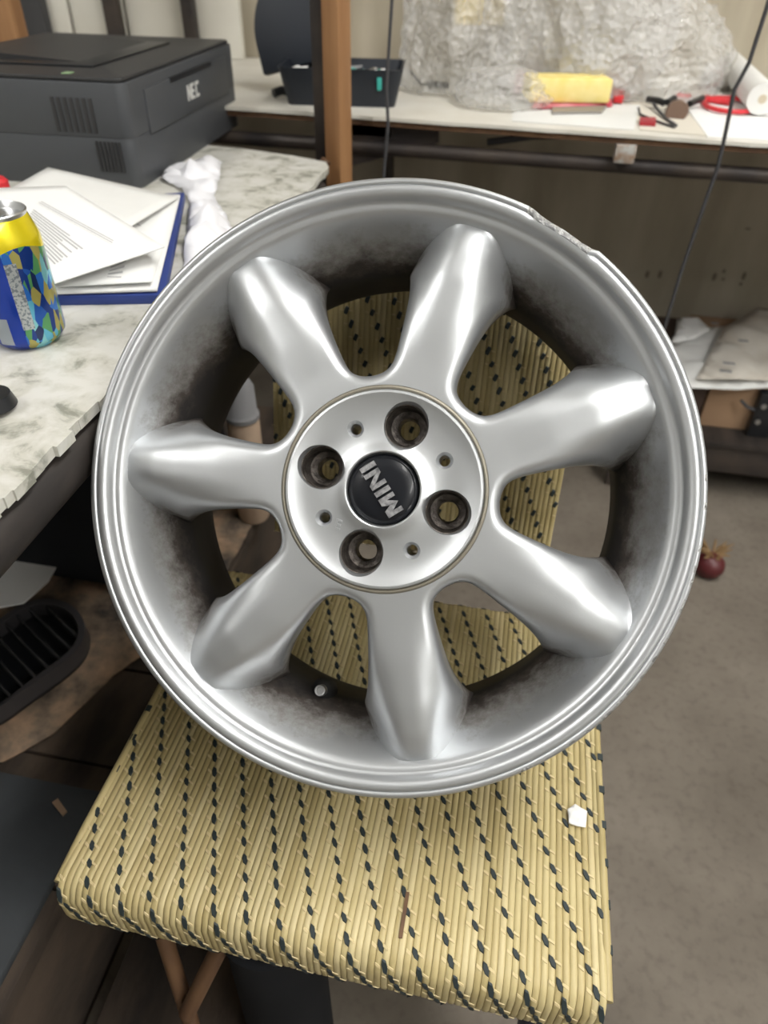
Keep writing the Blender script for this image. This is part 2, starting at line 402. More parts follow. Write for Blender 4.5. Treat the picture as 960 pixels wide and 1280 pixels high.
def spoke_mesh():
    V = []; idx = {}
    us = [math.sin(PI / 2 * i / NU) for i in range(NU + 1)]
    uu = [-u for u in us[::-1]][:-1] + us
    W = len(uu)
    for i in range(NV + 1):
        b = B[i]; c = Vector((R0 + (.2105 - R0) * (i / NV) ** 1.05, 0))
        if i == 0: c = Vector((R0, 0))
        for u in uu:
            if i == 0:
                a = SEC * u; p = Vector((math.cos(a), math.sin(a))) * R0
            else:
                bb = Vector((b.x, b.y * (1 if u > 0 else -1)))
                p = c.lerp(bb, abs(u))
                # keep the rows bowed like arcs near the hub
                k = max(0, 1 - i / (NV * .35)); rr = c.length * (1 - abs(u)) + bb.length * abs(u)
                if p.length > 1e-6: p = p * ((rr / p.length) * k + (1 - k))
            V.append((p.x, p.y, zspoke(p)))
    F = [(i * W + j, i * W + j + 1, (i + 1) * W + j + 1, (i + 1) * W + j) for i in range(NV) for j in range(W - 1)]
    # side walls and back
    st = 4
    base = len(V)
    for i in range(NV + 1):
        b = B[i]; r = b.length
        n_ = Vector((b.x, b.y)); ins = .003
        for sgn in (-1, 1):
            e = V[i * W + (0 if sgn < 0 else W - 1)]
            zb = min(e[2] - .004, -.036 - .045 * max(0, min(1, (r - .1) / .09)))
            if r > .19: zb = e[2] - .002
            y = e[1] * (1 - .05)
            V.append((e[0], e[1], (e[2] + zb) / 2)); V.append((e[0], y, zb))
    for i in range(NV):
        a = base + i * 4; b2 = base + (i + 1) * 4
        F += [(i * W, (i + 1) * W, b2, a), (a, b2, b2 + 1, a + 1)]
        F += [((i + 1) * W + W - 1, i * W + W - 1, a + 2, b2 + 2), (b2 + 2, a + 2, a + 3, b2 + 3)]
        F += [(a + 1, b2 + 1, b2 + 3, a + 3)]
    mb = MB(); mb.add(V, F); return mb
spk = spoke_mesh().build('spoke', M_spoke, wheel, smooth=75)
PH0 = R(71.0)
spk.rotation_euler = (0, 0, PH0)
for i in range(1, 7):
    o = spk.copy(); COL.objects.link(o); o.parent = wheel; o.rotation_euler = (0, 0, PH0 + i * 2 * SEC)

# hub plate with real bores (booleans applied on the spot)
def cyl(r0, r1, z0, z1, x=0, y=0, n=48):
    m = MB(); m.lathe([(r0, z0), (r1, z1)], n, Matrix.Translation((x, y, 0)))
    m.f += [tuple(range(n))[::-1], tuple(range(n, 2 * n))]; m.m += [0, 0]
    return m
hp = [(.0001, -.0085), (.0272, -.0085), (.0278, -.0015), (.0288, -.0008), (.0305, -.0012), (.034, -.0035), (.040, -.0052), (.050, -.0058), (.060, -.0050), (.067, -.0032), (.0705, -.0016), (.0722, -.0009), (.0738, -.0012), (.0747, -.0026), (.0750, -.006), (.0750, -.044), (.0001, -.044)]
hub = MB().lathe(hp, 160)
hub.f += [tuple(range(160)), tuple(range(16 * 160, 17 * 160))]; hub.m += [0, 0]
hub = hub.build('hub_plate', M_alloy, wheel)
def boolean(o, cutters):
    bpy.context.view_layer.update()
    for c in cutters:
        c.parent = o.parent; m = o.modifiers.new('b', 'BOOLEAN'); m.operation = 'DIFFERENCE'; m.object = c; m.solver = 'EXACT'
    bpy.context.view_layer.update()
    me = bpy.data.meshes.new_from_object(o.evaluated_get(bpy.context.evaluated_depsgraph_get()))
    o.modifiers.clear(); o.data = me
    for c in cutters: bpy.data.objects.remove(c)
cut = []
BA = [R(70.3), R(160.3), R(250.3), R(340.3)]; HA = [R(25), R(115), R(205), R(295)]
for a in BA:
    x, y = .0502 * math.cos(a), .0502 * math.sin(a)
    cut.append(cyl(.0162, .0162, -.06, .02, x, y).build('c', M_alloy)); cut.append(cyl(.0162, .0196, -.0068, .0, x, y).build('c', M_alloy))
for a in HA:
    x, y = .0502 * math.cos(a), .0502 * math.sin(a)
    cut.append(cyl(.0042, .0042, -.06, .02, x, y, 24).build('c', M_alloy)); cut.append(cyl(.0042, .0080, -.0085, -.0035, x, y, 24).build('c', M_alloy))
boolean(hub, cut)
shade(hub.data, 32)
MB().lathe([(.0750, -.006), (.0752, -.0038), (.0764, -.0030), (.0776, -.0036), (.0784, -.0050), (.0784, -.010), (.0750, -.010)], 160, closed=True).build('dirt_ring', M_groove, wheel, smooth=60)
for a in BA:
    x, y = .0502 * math.cos(a), .0502 * math.sin(a); T = Matrix.Translation((x, y, 0))
    MB().lathe([(.01615, -.0065), (.0156, -.007), (.0150, -.024), (.0135, -.0275), (.0112, -.0285), (.0085, -.031), (.0078, -.044), (.0161, -.044), (.01615, -.0065)], 40, T).build('lug_bore', M_bore, wheel, smooth=40)

# centre cap with raised letters
capo = MB().lathe([(.0001, -.0012), (.008, -.0013), (.016, -.0018), (.0225, -.0028), (.0235, -.0036), (.0243, -.0034), (.0255, -.0040), (.0268, -.0060), (.0270, -.009), (.0001, -.009)], 64).build('centre_cap', M_cap, wheel, smooth=35)
tag(capo, 'gloss black centre cap with raised silver letters')
LET = {'M': [[(0, 0), (.26, 0), (.26, 1), (0, 1)], [(.94, 0), (1.2, 0), (1.2, 1), (.94, 1)], [(.20, 1), (.26, .55), (.60, 0), (.66, .42), (.42, 1)], [(1.0, 1), (.94, .55), (.60, 0), (.54, .42), (.78, 1)]],
       'I': [[(0, 0), (.30, 0), (.30, 1), (0, 1)]],
       'N': [[(0, 0), (.26, 0), (.26, 1), (0, 1)], [(.74, 0), (1, 0), (1, 1), (.74, 1)], [(0, 1), (.30, 1), (1, 0), (.70, 0)]],
       'E': [[(0, 0), (.2, 0), (.2, 1), (0, 1)], [(.2, 0), (.7, 0), (.7, .18), (.2, .18)], [(.2, .41), (.65, .41), (.65, .59), (.2, .59)], [(.2, .82), (.7, .82), (.7, 1), (.2, 1)]],
       'C': [[(0, .1), (.22, .1), (.22, .9), (0, .9)], [(0, .0), (.8, 0), (.8, .2), (0, .2)], [(0, .8), (.8, .8), (.8, 1), (0, 1)]]}
word = [('M', 0), ('I', 1.36), ('N', 1.82), ('I', 2.98)]; wtot = 3.28
hgt = .0125; ang = R(121.5)
wd = .0425 / wtot
for ch, off in word:
    m = MB()
    for poly in LET[ch]:
        m.prism([((off + p[0]) * wd - .02125, (p[1] - .5) * hgt) for p in poly], -.003, .0008)
    T = Matrix.Translation((-.001, .0, 0)) @ Matrix.Rotation(ang, 4, 'Z')
    m.v = [tuple(T @ Vector(v)) for v in m.v]
    m.build('letter', M_letter, capo, weld=False)
m = MB()
T = Matrix.Translation((.0505 * math.cos(R(207)), .0505 * math.sin(R(207)), 0)) @ Matrix.Rotation(R(-18), 4, 'Z') @ Matrix.Translation((.011, .0, 0))
for poly in LET['E']: m.prism([((p[0] - .35) * .007, (p[1] - .5) * .008) for p in poly], -.0068, -.0046, T)
m.build('cast_mark', M_alloy, hub, weld=False)
# valve
mat('valve_metal', (.30, .30, .30), .4, .9)
va = math.atan2(-274, -98); vr = .1815
T = Matrix.Translation((vr * math.cos(va), vr * math.sin(va), -.078)) @ Matrix.Rotation(R(-14), 4, Vector((-math.sin(va), math.cos(va), 0)))
valve = MB().lathe([(.0001, .0245), (.0030, .0245), (.0032, .0260), (.0042, .0262), (.0048, .0250), (.0048, .012), (.0040, .010), (.0036, .004)], 20, T).build('valve_stem', MATS['valve_metal'], wheel, smooth=40)
MB().lathe([(.0036, .012), (.0065, .010), (.0100, .003), (.0115, -.006), (.0001, -.006)], 20, T).build('rubber_base', M_rubber, valve, smooth=40)

# ------------------------------------------------------------------ woven chair
CX0, CX1, CY0, CY1, SZ = -.311, .1415, .214, .613, .4335
chair = empty('woven_chair', ((CX0 + CX1) / 2, (CY0 + CY1) / 2, 0), 'low chair with honey-coloured rattan-strip seat and back under the alloy wheel', 'chair')
CO = Vector(chair.location)
def ch(mb, name, m, **k):
    mb.v = [(v[0] - CO.x, v[1] - CO.y, v[2] - CO.z) for v in mb.v]
    return mb.build(name, m, chair, **k)
ch(MB().box(CX0 + .006, CX1 - .006, CY0 + .004, CY1 - .003, SZ - .064, SZ - .0035), 'seat_core', M_ratb, bevel=.008)
def seat_path():
    P = [(CY1 - .004, SZ - .02), (CY1, SZ - .008), (CY1 - .006, SZ - .001)]
    for i in range(1, 9): P.append((CY1 - .006 - (CY1 - .006 - CY0 - .02) * i / 9, SZ - .0025 * math.sin(PI * i / 9)))
    for i in range(0, 6):
        a = PI / 2 * i / 5; P.append((CY0 + .018 - .018 * math.sin(a) - .002 * (i == 5), SZ - .016 + .016 * math.cos(a)))
    P += [(CY0 - .002, SZ - .030), (CY0 - .002, SZ - .046), (CY0 + .000, SZ - .058), (CY0 + .006, SZ - .066), (CY0 + .03, SZ - .068)]
    return P
def back_path():
    # front face of the backrest, going up; leans back 11.5 degrees
    P = [(.660, .475), (.652, .470), (.644, .478)]
    for i in range(1, 10): P.append((.646 + .063 * i / 9.5, .478 + .295 * i / 9.5))
    P += [(.711, .782), (.716, .789), (.724, .791), (.732, .785)]
    return P
def strip_mesh(path, w, out):
    n = len(path); V = []; hw = w / 2 * .985
    for i, (y, z) in enumerate(path):
        a = Vector((path[min(i + 1, n - 1)][0] - path[max(i - 1, 0)][0], path[min(i + 1, n - 1)][1] - path[max(i - 1, 0)][1])).normalized()
        nrm = Vector((a.y, -a.x)) * out
        V += [(-hw, y - nrm.x * .0009, z - nrm.y * .0009), (-hw * .8, y, z), (0, y + nrm.x * .00015, z + nrm.y * .00015), (hw * .8, y, z), (hw, y - nrm.x * .0009, z - nrm.y * .0009)]
    return V, [(i * 5 + j, (i + 1) * 5 + j, (i + 1) * 5 + j + 1, i * 5 + j + 1) for i in range(n - 1) for j in range(4)]
SP = seat_path(); BPATH = back_path()
def nrm_at(path, s, out):
    L = 0
    for a, b in zip(path, path[1:]):
        d = Vector((b[0] - a[0], b[1] - a[1])); l = d.length
        if L + l >= s:
            t = d / l; p = Vector(a) + t * (s - L); n = Vector((t.y, -t.x)) * out; return p, t, n
        L += l
    return None
def weave(path, x0, x1, out, parent, pitch, row, group):
    n = round((x1 - x0) / pitch); w = (x1 - x0) / n
    V, F = strip_mesh(path, w, out)
    V = [(v[0], v[1] - CO.y, v[2] - CO.z) for v in V]
    src = []
    for m in M_rat:
        me = bpy.data.meshes.new('rattan_strip'); me.from_pydata(V, [], F); me.materials.append(m); me.shade_smooth(); src.append(me)
    rnd = random.Random(3)
    for i in range(n):
        o = bpy.data.objects.new('rattan_strip', rnd.choice(src)); COL.objects.link(o); o.parent = parent
        o.location = (x0 + w * (i + .5) - CO.x, rnd.uniform(-.0003, .0003), rnd.uniform(-.0003, .0003))
    total = sum(math.hypot(b[0] - a[0], b[1] - a[1]) for a, b in zip(path, path[1:]))
    st, pale = MB(), MB()
    nr = int(total / row)
    for j in range(nr):
        s = total - (j + .5) * row if path is SP else (j + .5) * row
        g = nrm_at(path, s, out)
        if not g: continue
        p, t, nn = g
        for i in range(n):
            k = (i + j) % 5
            if k not in (0, 1, 4): continue
            x = x0 + w * (i + .5) + rnd.uniform(-.0004, .0004)
            if k == 0:
                hw, hl, hh = w * .50, (.0033 if path is SP else .0044) * rnd.uniform(.8, 1.2), .0012
                mb = st
            elif k == 1:
                hw, hl, hh = w * .5, .0009, .0009; mb = pale
                x -= w * .2
            else:
                hw, hl, hh = w * .45, .0012, .0007; mb = pale
            if path is SP and p.x < CY0 + .008 and k == 0: hl *= 1.7
            sk = .0016 if path is SP else -.0016
            q = [(-hw, -hl - sk), (hw * .2, -hl), (hw, hl * .2), (hw, hl + sk), (-hw * .2, hl), (-hw, -hl * .2)]
            vs = [(x + a, p.x + t.x * b + nn.x * .0002, p.y + t.y * b + nn.y * .0002) for a, b in q] + [(x + a * .8, p.x + t.x * b * .8 + nn.x * hh, p.y + t.y * b * .8 + nn.y * hh) for a, b in q]
            mb.add(vs, [(6, 7, 8, 9, 10, 11)] + [(e, (e + 1) % 6, 6 + (e + 1) % 6, 6 + e) for e in range(6)])
    for mb, nm, m in ((st, 'dark_stitching', M_knot), (pale, 'pale_stitching', M_weft)):
        tag(ch(mb, nm, m, weld=False), kind='stuff')
weave(SP, CX0, CX1, 1, chair, .00562, .0148, 'seat')
ch(MB().box(-.247, .078, -.002, .010, 0, .30, Matrix.Translation((0, .660, .480)) @ Matrix.Rotation(-R(12.2), 4, 'X')), 'backrest_core', M_ratb, bevel=.004)
weave(BPATH, -.251, .082, -1, chair, .0056, .0138, 'back')
for sx in (CX0 - .001, CX1 + .001):
    ch(MB().tube([(sx, CY0 + .008, SZ - .006), (sx, CY0 + .05, SZ - .003), (sx, .4, SZ - .005), (sx, CY1 - .01, SZ - .006)], .0042, 8), 'edge_strip', M_rat[3], smooth=60)
for x in (CX0 + .0, CX1 + .0035):
    m = MB()
    for k in range(9):
        y = CY0 + .04 + k * .035
        m.box(x - .003, x + .002, y, y + .007, SZ - .014, SZ - .0005)
    tag(ch(m, 'edge_lashing', M_knot, weld=False), kind='stuff')
ch(MB().box(-.0215, -.0185, -.018, .018, -.0005, .0012, Matrix.Translation((0, .251, SZ))), 'broken_strip_gap', M_braun)
for (a, b) in (((-.20, .63), (-.245, .62)), ((.03, .63), (.078, .62))):
    pass
for x in (-.235, .065):
    ch(MB().tube([(x, .625, .39), (x, .668, .48), (x, .735, .80)], .010, 10), 'back_post', M_braun, smooth=60)
lg = []
for (x, y, dx, dy) in ((CX0 + .04, CY1 - .03, -.0, .03), (CX1 - .04, CY1 - .03, .02, .03)):
    ch(MB().tube([(x, y, SZ - .066), (x + dx, y + dy, 0)], [.013, .011], 12), 'leg', M_braun, smooth=60)
ch(MB().tube([(CX1 - .03, CY0 + .055, SZ - .066), (CX1 - .015, CY0 + .03, 0)], [.019, .015], 12), 'leg', M_navy, smooth=60)
q0, q1_ = at(186, 1110, Z=.375), at(240, 1282, Z=.20)
ch(MB().tube([q0, q1_, q0 + (q1_ - q0) * (q0.z / (q0.z - q1_.z))], .008, 10), 'leg', M_braun, smooth=60)
ch(MB().tube([at(292, 1150, Z=.372), at(234, 1266, Z=.24)], .0085, 10), 'brace', M_braun, smooth=60)

# scrap on the seat
p = at(722, 1019, Z=SZ + .002)
tag(crumple('paper_scrap', [(p.x - .008, p.y - .009), (p.x + .007, p.y - .010), (p.x + .009, p.y + .006), (p.x - .002, p.y + .011), (p.x - .009, p.y + .004)], SZ + .001, .003, M_paper, 4, 60, 90, thick=.0006, edge=.004),
    'tiny white paper scrap on the right edge of the woven seat', 'paper scrap')

# ------------------------------------------------------------------ left workbench
TZ = .757
bench = empty('workbench', (-.8, .6, 0), 'workbench covered in marble-print sheet at the left', 'workbench')
BO = Vector(bench.location)
def ben(mb, name, m, **k):
    mb.v = [(v[0] - BO.x, v[1] - BO.y, v[2]) for v in mb.v]; return mb.build(name, m, bench, **k)
edge = []
rnd = random.Random(8)
y = -.35
while y < 1.22:
    edge.append((-.318 + rnd.uniform(-.003, .0025), y)); y += rnd.uniform(.006, .03)
    edge.append((edge[-1][0] + rnd.uniform(-.001, .001), y))
poly = [(-1.5, -.35)] + edge + [(-.333, 1.258), (-.40, 1.285), (-.50, 1.31), (-1.5, 1.42)]
ben(MB().prism(poly, TZ - .009, TZ), 'marble_cover', M_marble)
ben(MB().box(-1.5, -.335, -.34, 1.22, TZ - .016, TZ - .0095), 'tabletop', M_white)
ben(MB().tube([(-.3375, -.34, TZ - .0345), (-.3375, 1.2, TZ - .0345)], .0225, 20), 'edge_pipe', M_pipe, smooth=60)
for (x, y) in ((-.34, 1.16), (-1.4, 1.16), (-1.4, -.3), (-.34, -.3)):
    ben(MB().tube([(x - .01, y, .695), (x - .01, y, 0)], .018, 12), 'leg', M_pipe, smooth=60)
for y in (1.16, -.3):
    ben(MB().box(-1.4, -.37, y - .012, y + .012, .69, TZ - .017), 'crossbar', M_pipe)

# black thing at the left frame edge
p = at(-6, 512, Z=TZ)
tag(MB().tube([(p.x, p.y, TZ + .004), (p.x, p.y, TZ + .014)], [.018, .015], 24).build('black_disc', M_black, smooth=50), 'small round black lid near the front edge of the marble bench', 'disc')

# drink can
CANP = Vector((-.436, .553, TZ))
can = empty('drink_can', CANP, 'blue and yellow printed drink can beside the papers', 'can')
def can_mat():
    m = mat('can_print', (.02, .08, .4), .25, .5, coat=.3)
    N, L = nt(m); b = N['Principled BSDF']; tc = N.new('ShaderNodeTexCoord')
    sx = N.new('ShaderNodeSeparateXYZ'); L.new(tc.outputs['Object'], sx.inputs[0])
    def mth(op, a, c=0.0):
        x = N.new('ShaderNodeMath'); x.operation = op
        for i, v in ((0, a), (1, c)):
            if isinstance(v, (int, float)): x.inputs[i].default_value = v
            else: L.new(v, x.inputs[i])
        return x.outputs[0]
    def mix(f, a, c):
        x = N.new('ShaderNodeMix'); x.data_type = 'RGBA'
        for i, v in ((0, f), (6, a), (7, c)):
            if isinstance(v, tuple): x.inputs[i].default_value = v
            elif isinstance(v, (int, float)): x.inputs[i].default_value = v
            else: L.new(v, x.inputs[i])
        return x.outputs[2]
    ang_ = mth('ARCTAN2', sx.outputs[1], sx.outputs[0]); z = sx.outputs[2]
    mp = N.new('ShaderNodeMapping'); mp.inputs['Scale'].default_value = (1, 1, .40); mp.inputs['Rotation'].default_value = (.4, .5, 0); L.new(tc.outputs['Object'], mp.inputs[0])
    vo = N.new('ShaderNodeTexVoronoi'); vo.inputs['Scale'].default_value = 170; L.new(mp.outputs[0], vo.inputs[0])
    r = N.new('ShaderNodeValToRGB'); r.color_ramp.interpolation = 'CONSTANT'; e = r.color_ramp.elements
    cols = [(.01, .04, .22), (.12, .45, .62), (.02, .10, .42), (.40, .36, .10), (.015, .03, .10), (.22, .55, .60), (.03, .16, .55), (.10, .32, .12)]
    e[0].position = 0; e[0].color = (*cols[0], 1); e[1].position = .22; e[1].color = (*cols[1], 1)
    for i, c in enumerate(cols[2:]): q = e.new(.34 + i * .085); q.color = (*c, 1)
    sc_ = N.new('ShaderNodeSeparateColor'); L.new(vo.outputs['Color'], sc_.inputs[0]); L.new(sc_.outputs[0], r.inputs[0])
    art = r.outputs[0]
    # plain blue panel between two angles
    def band(v, a, c): return mth('MULTIPLY', mth('GREATER_THAN', v, a), mth('LESS_THAN', v, c))
    c1 = mix(band(ang_, -2.6, -1.02), art, (.01, .045, .36, 1))
    n = N.new('ShaderNodeTexNoise'); n.inputs['Scale'].default_value = 420; L.new(tc.outputs['Object'], n.inputs[0])
    txt = mix(mth('GREATER_THAN', n.outputs[0], .52), (.42, .45, .46, 1), (.20, .23, .26, 1))
    c2 = mix(mth('MULTIPLY', band(ang_, -1.02, -.72), band(z, .022, .080)), c1, txt)
    c3 = mix(mth('MULTIPLY', band(ang_, -1.9, -1.55), band(z, .035, .085)), c2, txt)
    c4 = mix(mth('MULTIPLY', band(ang_, -1.75, -1.36), band(z, .008, .033)), c3, (.33, .37, .42, 1))
    wv = mth('ADD', z, mth('MULTIPLY', mth('SINE', mth('MULTIPLY', ang_, 3)), .004))
    c5 = mix(mth('GREATER_THAN', wv, .088), c4, (.80, .66, .01, 1))
    L.new(c5, b.inputs['Base Color'])
    return m
MB().lathe([(.0001, .003), (.022, .003), (.0245, 0), (.027, .002), (.0325, .009), (.033, .013), (.033, .092), (.0322, .096), (.0275, .110), (.0266, .1115)], 64).build('can_body', can_mat(), can, smooth=40)
MB().lathe([(.0266, .1115), (.0275, .1145), (.0268, .1155), (.0255, .1145), (.0245, .110), (.0240, .1095), (.0001, .1095)], 48).build('lid', M_silver, can, smooth=40)
MB().prism([(.012 * math.cos(a) * .7, .012 * math.sin(a)) for a in [2 * PI * i / 16 for i in range(16)]], .1105, .1115).build('pull_tab', M_silver, can)

# folder and papers
def quad(name, px, zs, m, th, label, cat, group=None, curl=0, bow=0):
    P = [at(x, y, Z=z) for (x, y), z in zip(px, zs)]
    n = 12; V = []
    for i in range(n + 1):
        for j in range(n + 1):
            u, v = i / n, j / n
            p = (P[0] * (1 - u) + P[1] * u) * (1 - v) + (P[3] * (1 - u) + P[2] * u) * v
            p = p + Vector((0, 0, curl * (2 * abs(u - .5)) ** 3 * abs(v - .5) + bow * math.sin(PI * u) * math.sin(PI * v)))
            V.append(tuple(p))
    W = n + 1; F = [(i * W + j, i * W + j + 1, (i + 1) * W + j + 1, (i + 1) * W + j) for i in range(n) for j in range(n)]
    o = MB().add(V, F).build(name, m); sm = o.modifiers.new('t', 'SOLIDIFY'); sm.thickness = th; sm.offset = -1
    shade(o.data, 50)
    if label: tag(o, label, cat, group)
    return o
def lines(o, px, z, rows, m, gap=.45, name='printed_text'):
    """rows of print as thin raised bars between two edges (px corners: start-top, end-top, end-bottom, start-bottom)"""
    mb = MB(); rr = random.Random(rows)
    for k in range(rows):
        t = k / max(1, rows - 1); t2 = t + gap / rows
        e = 1 - rr.choice((0, 0, 0, .05, .3)) if rows > 6 else 1
        pts = []
        for (u, tt) in ((0, t), (e, t), (e, t2), (0, t2)):
            x = (px[0][0] * (1 - u) + px[1][0] * u) * (1 - tt) + (px[3][0] * (1 - u) + px[2][0] * u) * tt
            y = (px[0][1] * (1 - u) + px[1][1] * u) * (1 - tt) + (px[3][1] * (1 - u) + px[2][1] * u) * tt
            zz = z(x, y) if callable(z) else z
            pts.append(at(x, y, Z=zz))
        vs = pts + [q + Vector((0, 0, .0003)) for q in pts]
        mb.add(vs, [(0, 3, 2, 1), (4, 5, 6, 7), (0, 1, 5, 4), (1, 2, 6, 5), (2, 3, 7, 6), (3, 0, 4, 7)])
    t = mb.build(name, m, weld=False); t.parent = o; tag(t, kind='stuff'); return t
fol = empty('blue_folder', at(140, 370, Z=TZ), 'dark blue plastic folder under the printed papers on the bench', 'folder')
P = [at(x, y, Z=z) for (x, y), z in zip([(22, 383), (207, 380), (232, 250), (-60, 264)], [TZ, TZ, TZ + .010, TZ + .010])]
f1 = MB(); f1.add([tuple(Vector(p) - fol.location) for p in P] + [tuple(Vector(p) - fol.location + Vector((0, 0, .010))) for p in P], [(0, 3, 2, 1), (4, 5, 6, 7), (0, 1, 5, 4), (1, 2, 6, 5), (2, 3, 7, 6), (3, 0, 4, 7)])
f1.build('cover', M_blue, fol, bevel=.001)
SG = None
q1 = quad('paper_sheet', [(20, 366), (196, 361), (225, 243), (-45, 235)], [TZ + .015, TZ + .015, TZ + .030, TZ + .036], M_paper, .003, 'white sheet lying squarely on the blue folder, bottom of the papers', 'paper', 'papers on the bench', bow=.002)
q2 = quad('paper_sheet', [(-35, 262), (100, 320), (223, 246), (60, 209)], [TZ + .042, TZ + .036, TZ + .034, TZ + .044], M_paper2, .0015, 'pale sheet reaching back towards the printer, top of the fan', 'paper', 'papers on the bench')
q3 = quad('paper_sheet', [(66, 358), (190, 352), (205, 306), (120, 300)], [TZ + .021, TZ + .021, TZ + .028, TZ + .028], M_paper, .001, 'small curled white sheet at the front of the papers', 'paper', 'papers on the bench', bow=.006)
q4 = quad('paper_sheet', [(62, 356), (206, 308), (82, 232), (-40, 236)], [TZ + .032, TZ + .043, TZ + .056, TZ + .056], M_paper, .0012, 'white sheet with paragraphs of fine print, behind the can', 'paper', 'papers on the bench', bow=.0035)
def zq(P_, off):
    P_ = [Vector(v) for v in P_]
    return off
def ray_on(o, px, lift=.0004):
    """points of a print block, found on the sheet's own surface"""
    bpy.context.view_layer.update()
    return None
def print_block(o, px, rows, m, gap=.45, bars=1):
    me = o.data; from mathutils.bvhtree import BVHTree
    bv = BVHTree.FromPolygons([v.co for v in me.vertices], [tuple(p.vertices) for p in me.polygons])
    mb = MB(); rr = random.Random(rows + int(px[0][0]))
    for k in range(rows):
        t = k / max(1, rows - 1) if rows > 1 else 0; t2 = min(1.05, t + gap / rows)
        e = 1 - rr.choice((0, 0, 0, .04, .3)) if rows > 6 else 1
        N_ = 5; top = []; bot = []
        for i in range(N_ + 1):
            u = e * i / N_
            for tt, lst in ((t, top), (t2, bot)):
                x = (px[0][0] * (1 - u) + px[1][0] * u) * (1 - tt) + (px[3][0] * (1 - u) + px[2][0] * u) * tt
                y = (px[0][1] * (1 - u) + px[1][1] * u) * (1 - tt) + (px[3][1] * (1 - u) + px[2][1] * u) * tt
                d = (RIGHT * ((x - 480) / FOC) - UP * ((y - 640) / FOC) + FWD).normalized()
                h = bv.ray_cast(CAM, d)
                lst.append((h[0] + Vector((0, 0, .0004))) if h[0] else None)
        for i in range(N_):
            if None in (top[i], top[i + 1], bot[i], bot[i + 1]): continue
            mb.add([top[i], top[i + 1], bot[i + 1], bot[i]], [(0, 1, 2, 3)])
    if not mb.v: return
    t = mb.build('printed_text', m, weld=False); t.parent = o; tag(t, kind='stuff')
print_block(q4, [(52, 252), (142, 301), (140, 306), (46, 254)], 3, M_ink, .5)
print_block(q4, [(42, 262), (108, 309), (70, 330), (26, 284)], 11, M_ink, .5)
print_block(q1, [(150, 258), (182, 250), (176, 282), (158, 272)], 5, M_ink, .5)
print_block(q1, [(128, 250), (152, 252), (148, 266), (134, 262)], 4, M_ink, .5)
print_block(q3, [(140, 330), (160, 318), (152, 346), (134, 346)], 5, M_ink, .5)
# white plastic bag
o = crumple('plastic_bag', [at(x, y, Z=TZ)[:2] for x, y in [(230, 345), (238, 258), (228, 240), (202, 226), (212, 214), (262, 202), (278, 206), (274, 232), (268, 250), (292, 290), (262, 322)]], TZ + .002, .040, M_tissue, 7, 900, 20, thick=.001, edge=.03, ang=180)
tag(o, 'crumpled white plastic bag between the blue folder and the wheel', 'bag')

# red thing at the left edge
p = at(-4, 236, Z=TZ)
tag(MB().lathe([(.0001, .05), (.012, .05), (.016, .046), (.018, .0), (.0001, 0)], 24, Matrix.Translation((at(-2, 243, Z=TZ + .03).x, at(-2, 243, Z=TZ + .03).y, TZ + .0))).build('red_bottle_cap', M_red, smooth=40), 'red cap at the left edge beyond the papers', 'cap')

# printer
PH = .14
n_ = at(152, 99, Z=TZ + PH); f_ = at(290, 49, Z=TZ + PH)
pd = Vector((f_.x - n_.x, f_.y - n_.y, 0)); PL = pd.length; pd.normalize(); pp = Vector((-pd.y, pd.x, 0))
pr = empty('printer', (n_.x, n_.y, TZ), 'dark grey office printer on the bench in front of the wall', 'printer', rz=math.atan2(pd.y, pd.x))
# local x runs along the logo side (near -> far), local y to the left
PD = .36
body = MB()
def rbox(x0, x1, y0, y1, r, n=6):
    pts = []
    for cx, cy, a0 in ((x1 - r, y0 + r, -90), (x1 - r, y1 - r, 0), (x0 + r, y1 - r, 90), (x0 + r, y0 + r, 180)):
        for i in range(n + 1): a = R(a0 + 90 * i / n); pts.append((cx + r * math.cos(a), cy + r * math.sin(a)))
    return pts
body.prism(rbox(.0005, PL, .0005, PD, .0165), .0, .066); body.build('lower_body', M_printer, pr, bevel=.0008)
MB().prism(rbox(0, PL, 0, PD, .017), .0663, PH - .006).build('upper_body', M_printer, pr, bevel=.0008)
MB().prism(rbox(.004, PL - .004, .004, PD - .004, .014), PH - .0058, PH).build('top_cover', M_printer2, pr, bevel=.002)
MB().box(.06, PL - .05, -.0022, .002, .062, PH - .02).build('front_panel', M_printer, pr, bevel=.001)
MB().box(.33 * PL, .72 * PL, -.003, .002, PH - .026, PH - .019).build('handle_slot', M_black, pr)
MB().box(.08, PL - .10, .08, PD - .05, PH, PH + .003).build('output_tray', M_black, pr, bevel=.001)
hd = MB()
hd.add([(.11, .10, PH + .002), (PL - .11, .10, PH + .002), (PL - .11, .30, PH + .002), (.11, .30, PH + .002), (.11, .26, PH + .011), (PL - .11, .26, PH + .011), (PL - .11, .30, PH + .011), (.11, .30, PH + .011)], [(0, 1, 5, 4), (4, 5, 6, 7), (3, 7, 6, 2), (0, 4, 7, 3), (1, 2, 6, 5), (0, 3, 2, 1)])
hd.build('paper_guide', M_printer2, pr)
MB().box(.02, .034, .085, .097, PH, PH + .001).build('status_light', mat('green_sticker', (.25, .38, .20), .5), pr)
for (y0, y1, z0, z1) in ((.05, .115, .072, .115), (.02, .060, .022, .062)):
    for k in range(7):
        x = y0 + (y1 - y0) * k / 7
        MB().box(-.0012, .002, x, x + (y1 - y0) / 14, z0, z1).build('vent_slot', M_printer2, pr)
m_ = mat('logo_grey', (.60, .60, .58), .5); 
x = .46 * PL
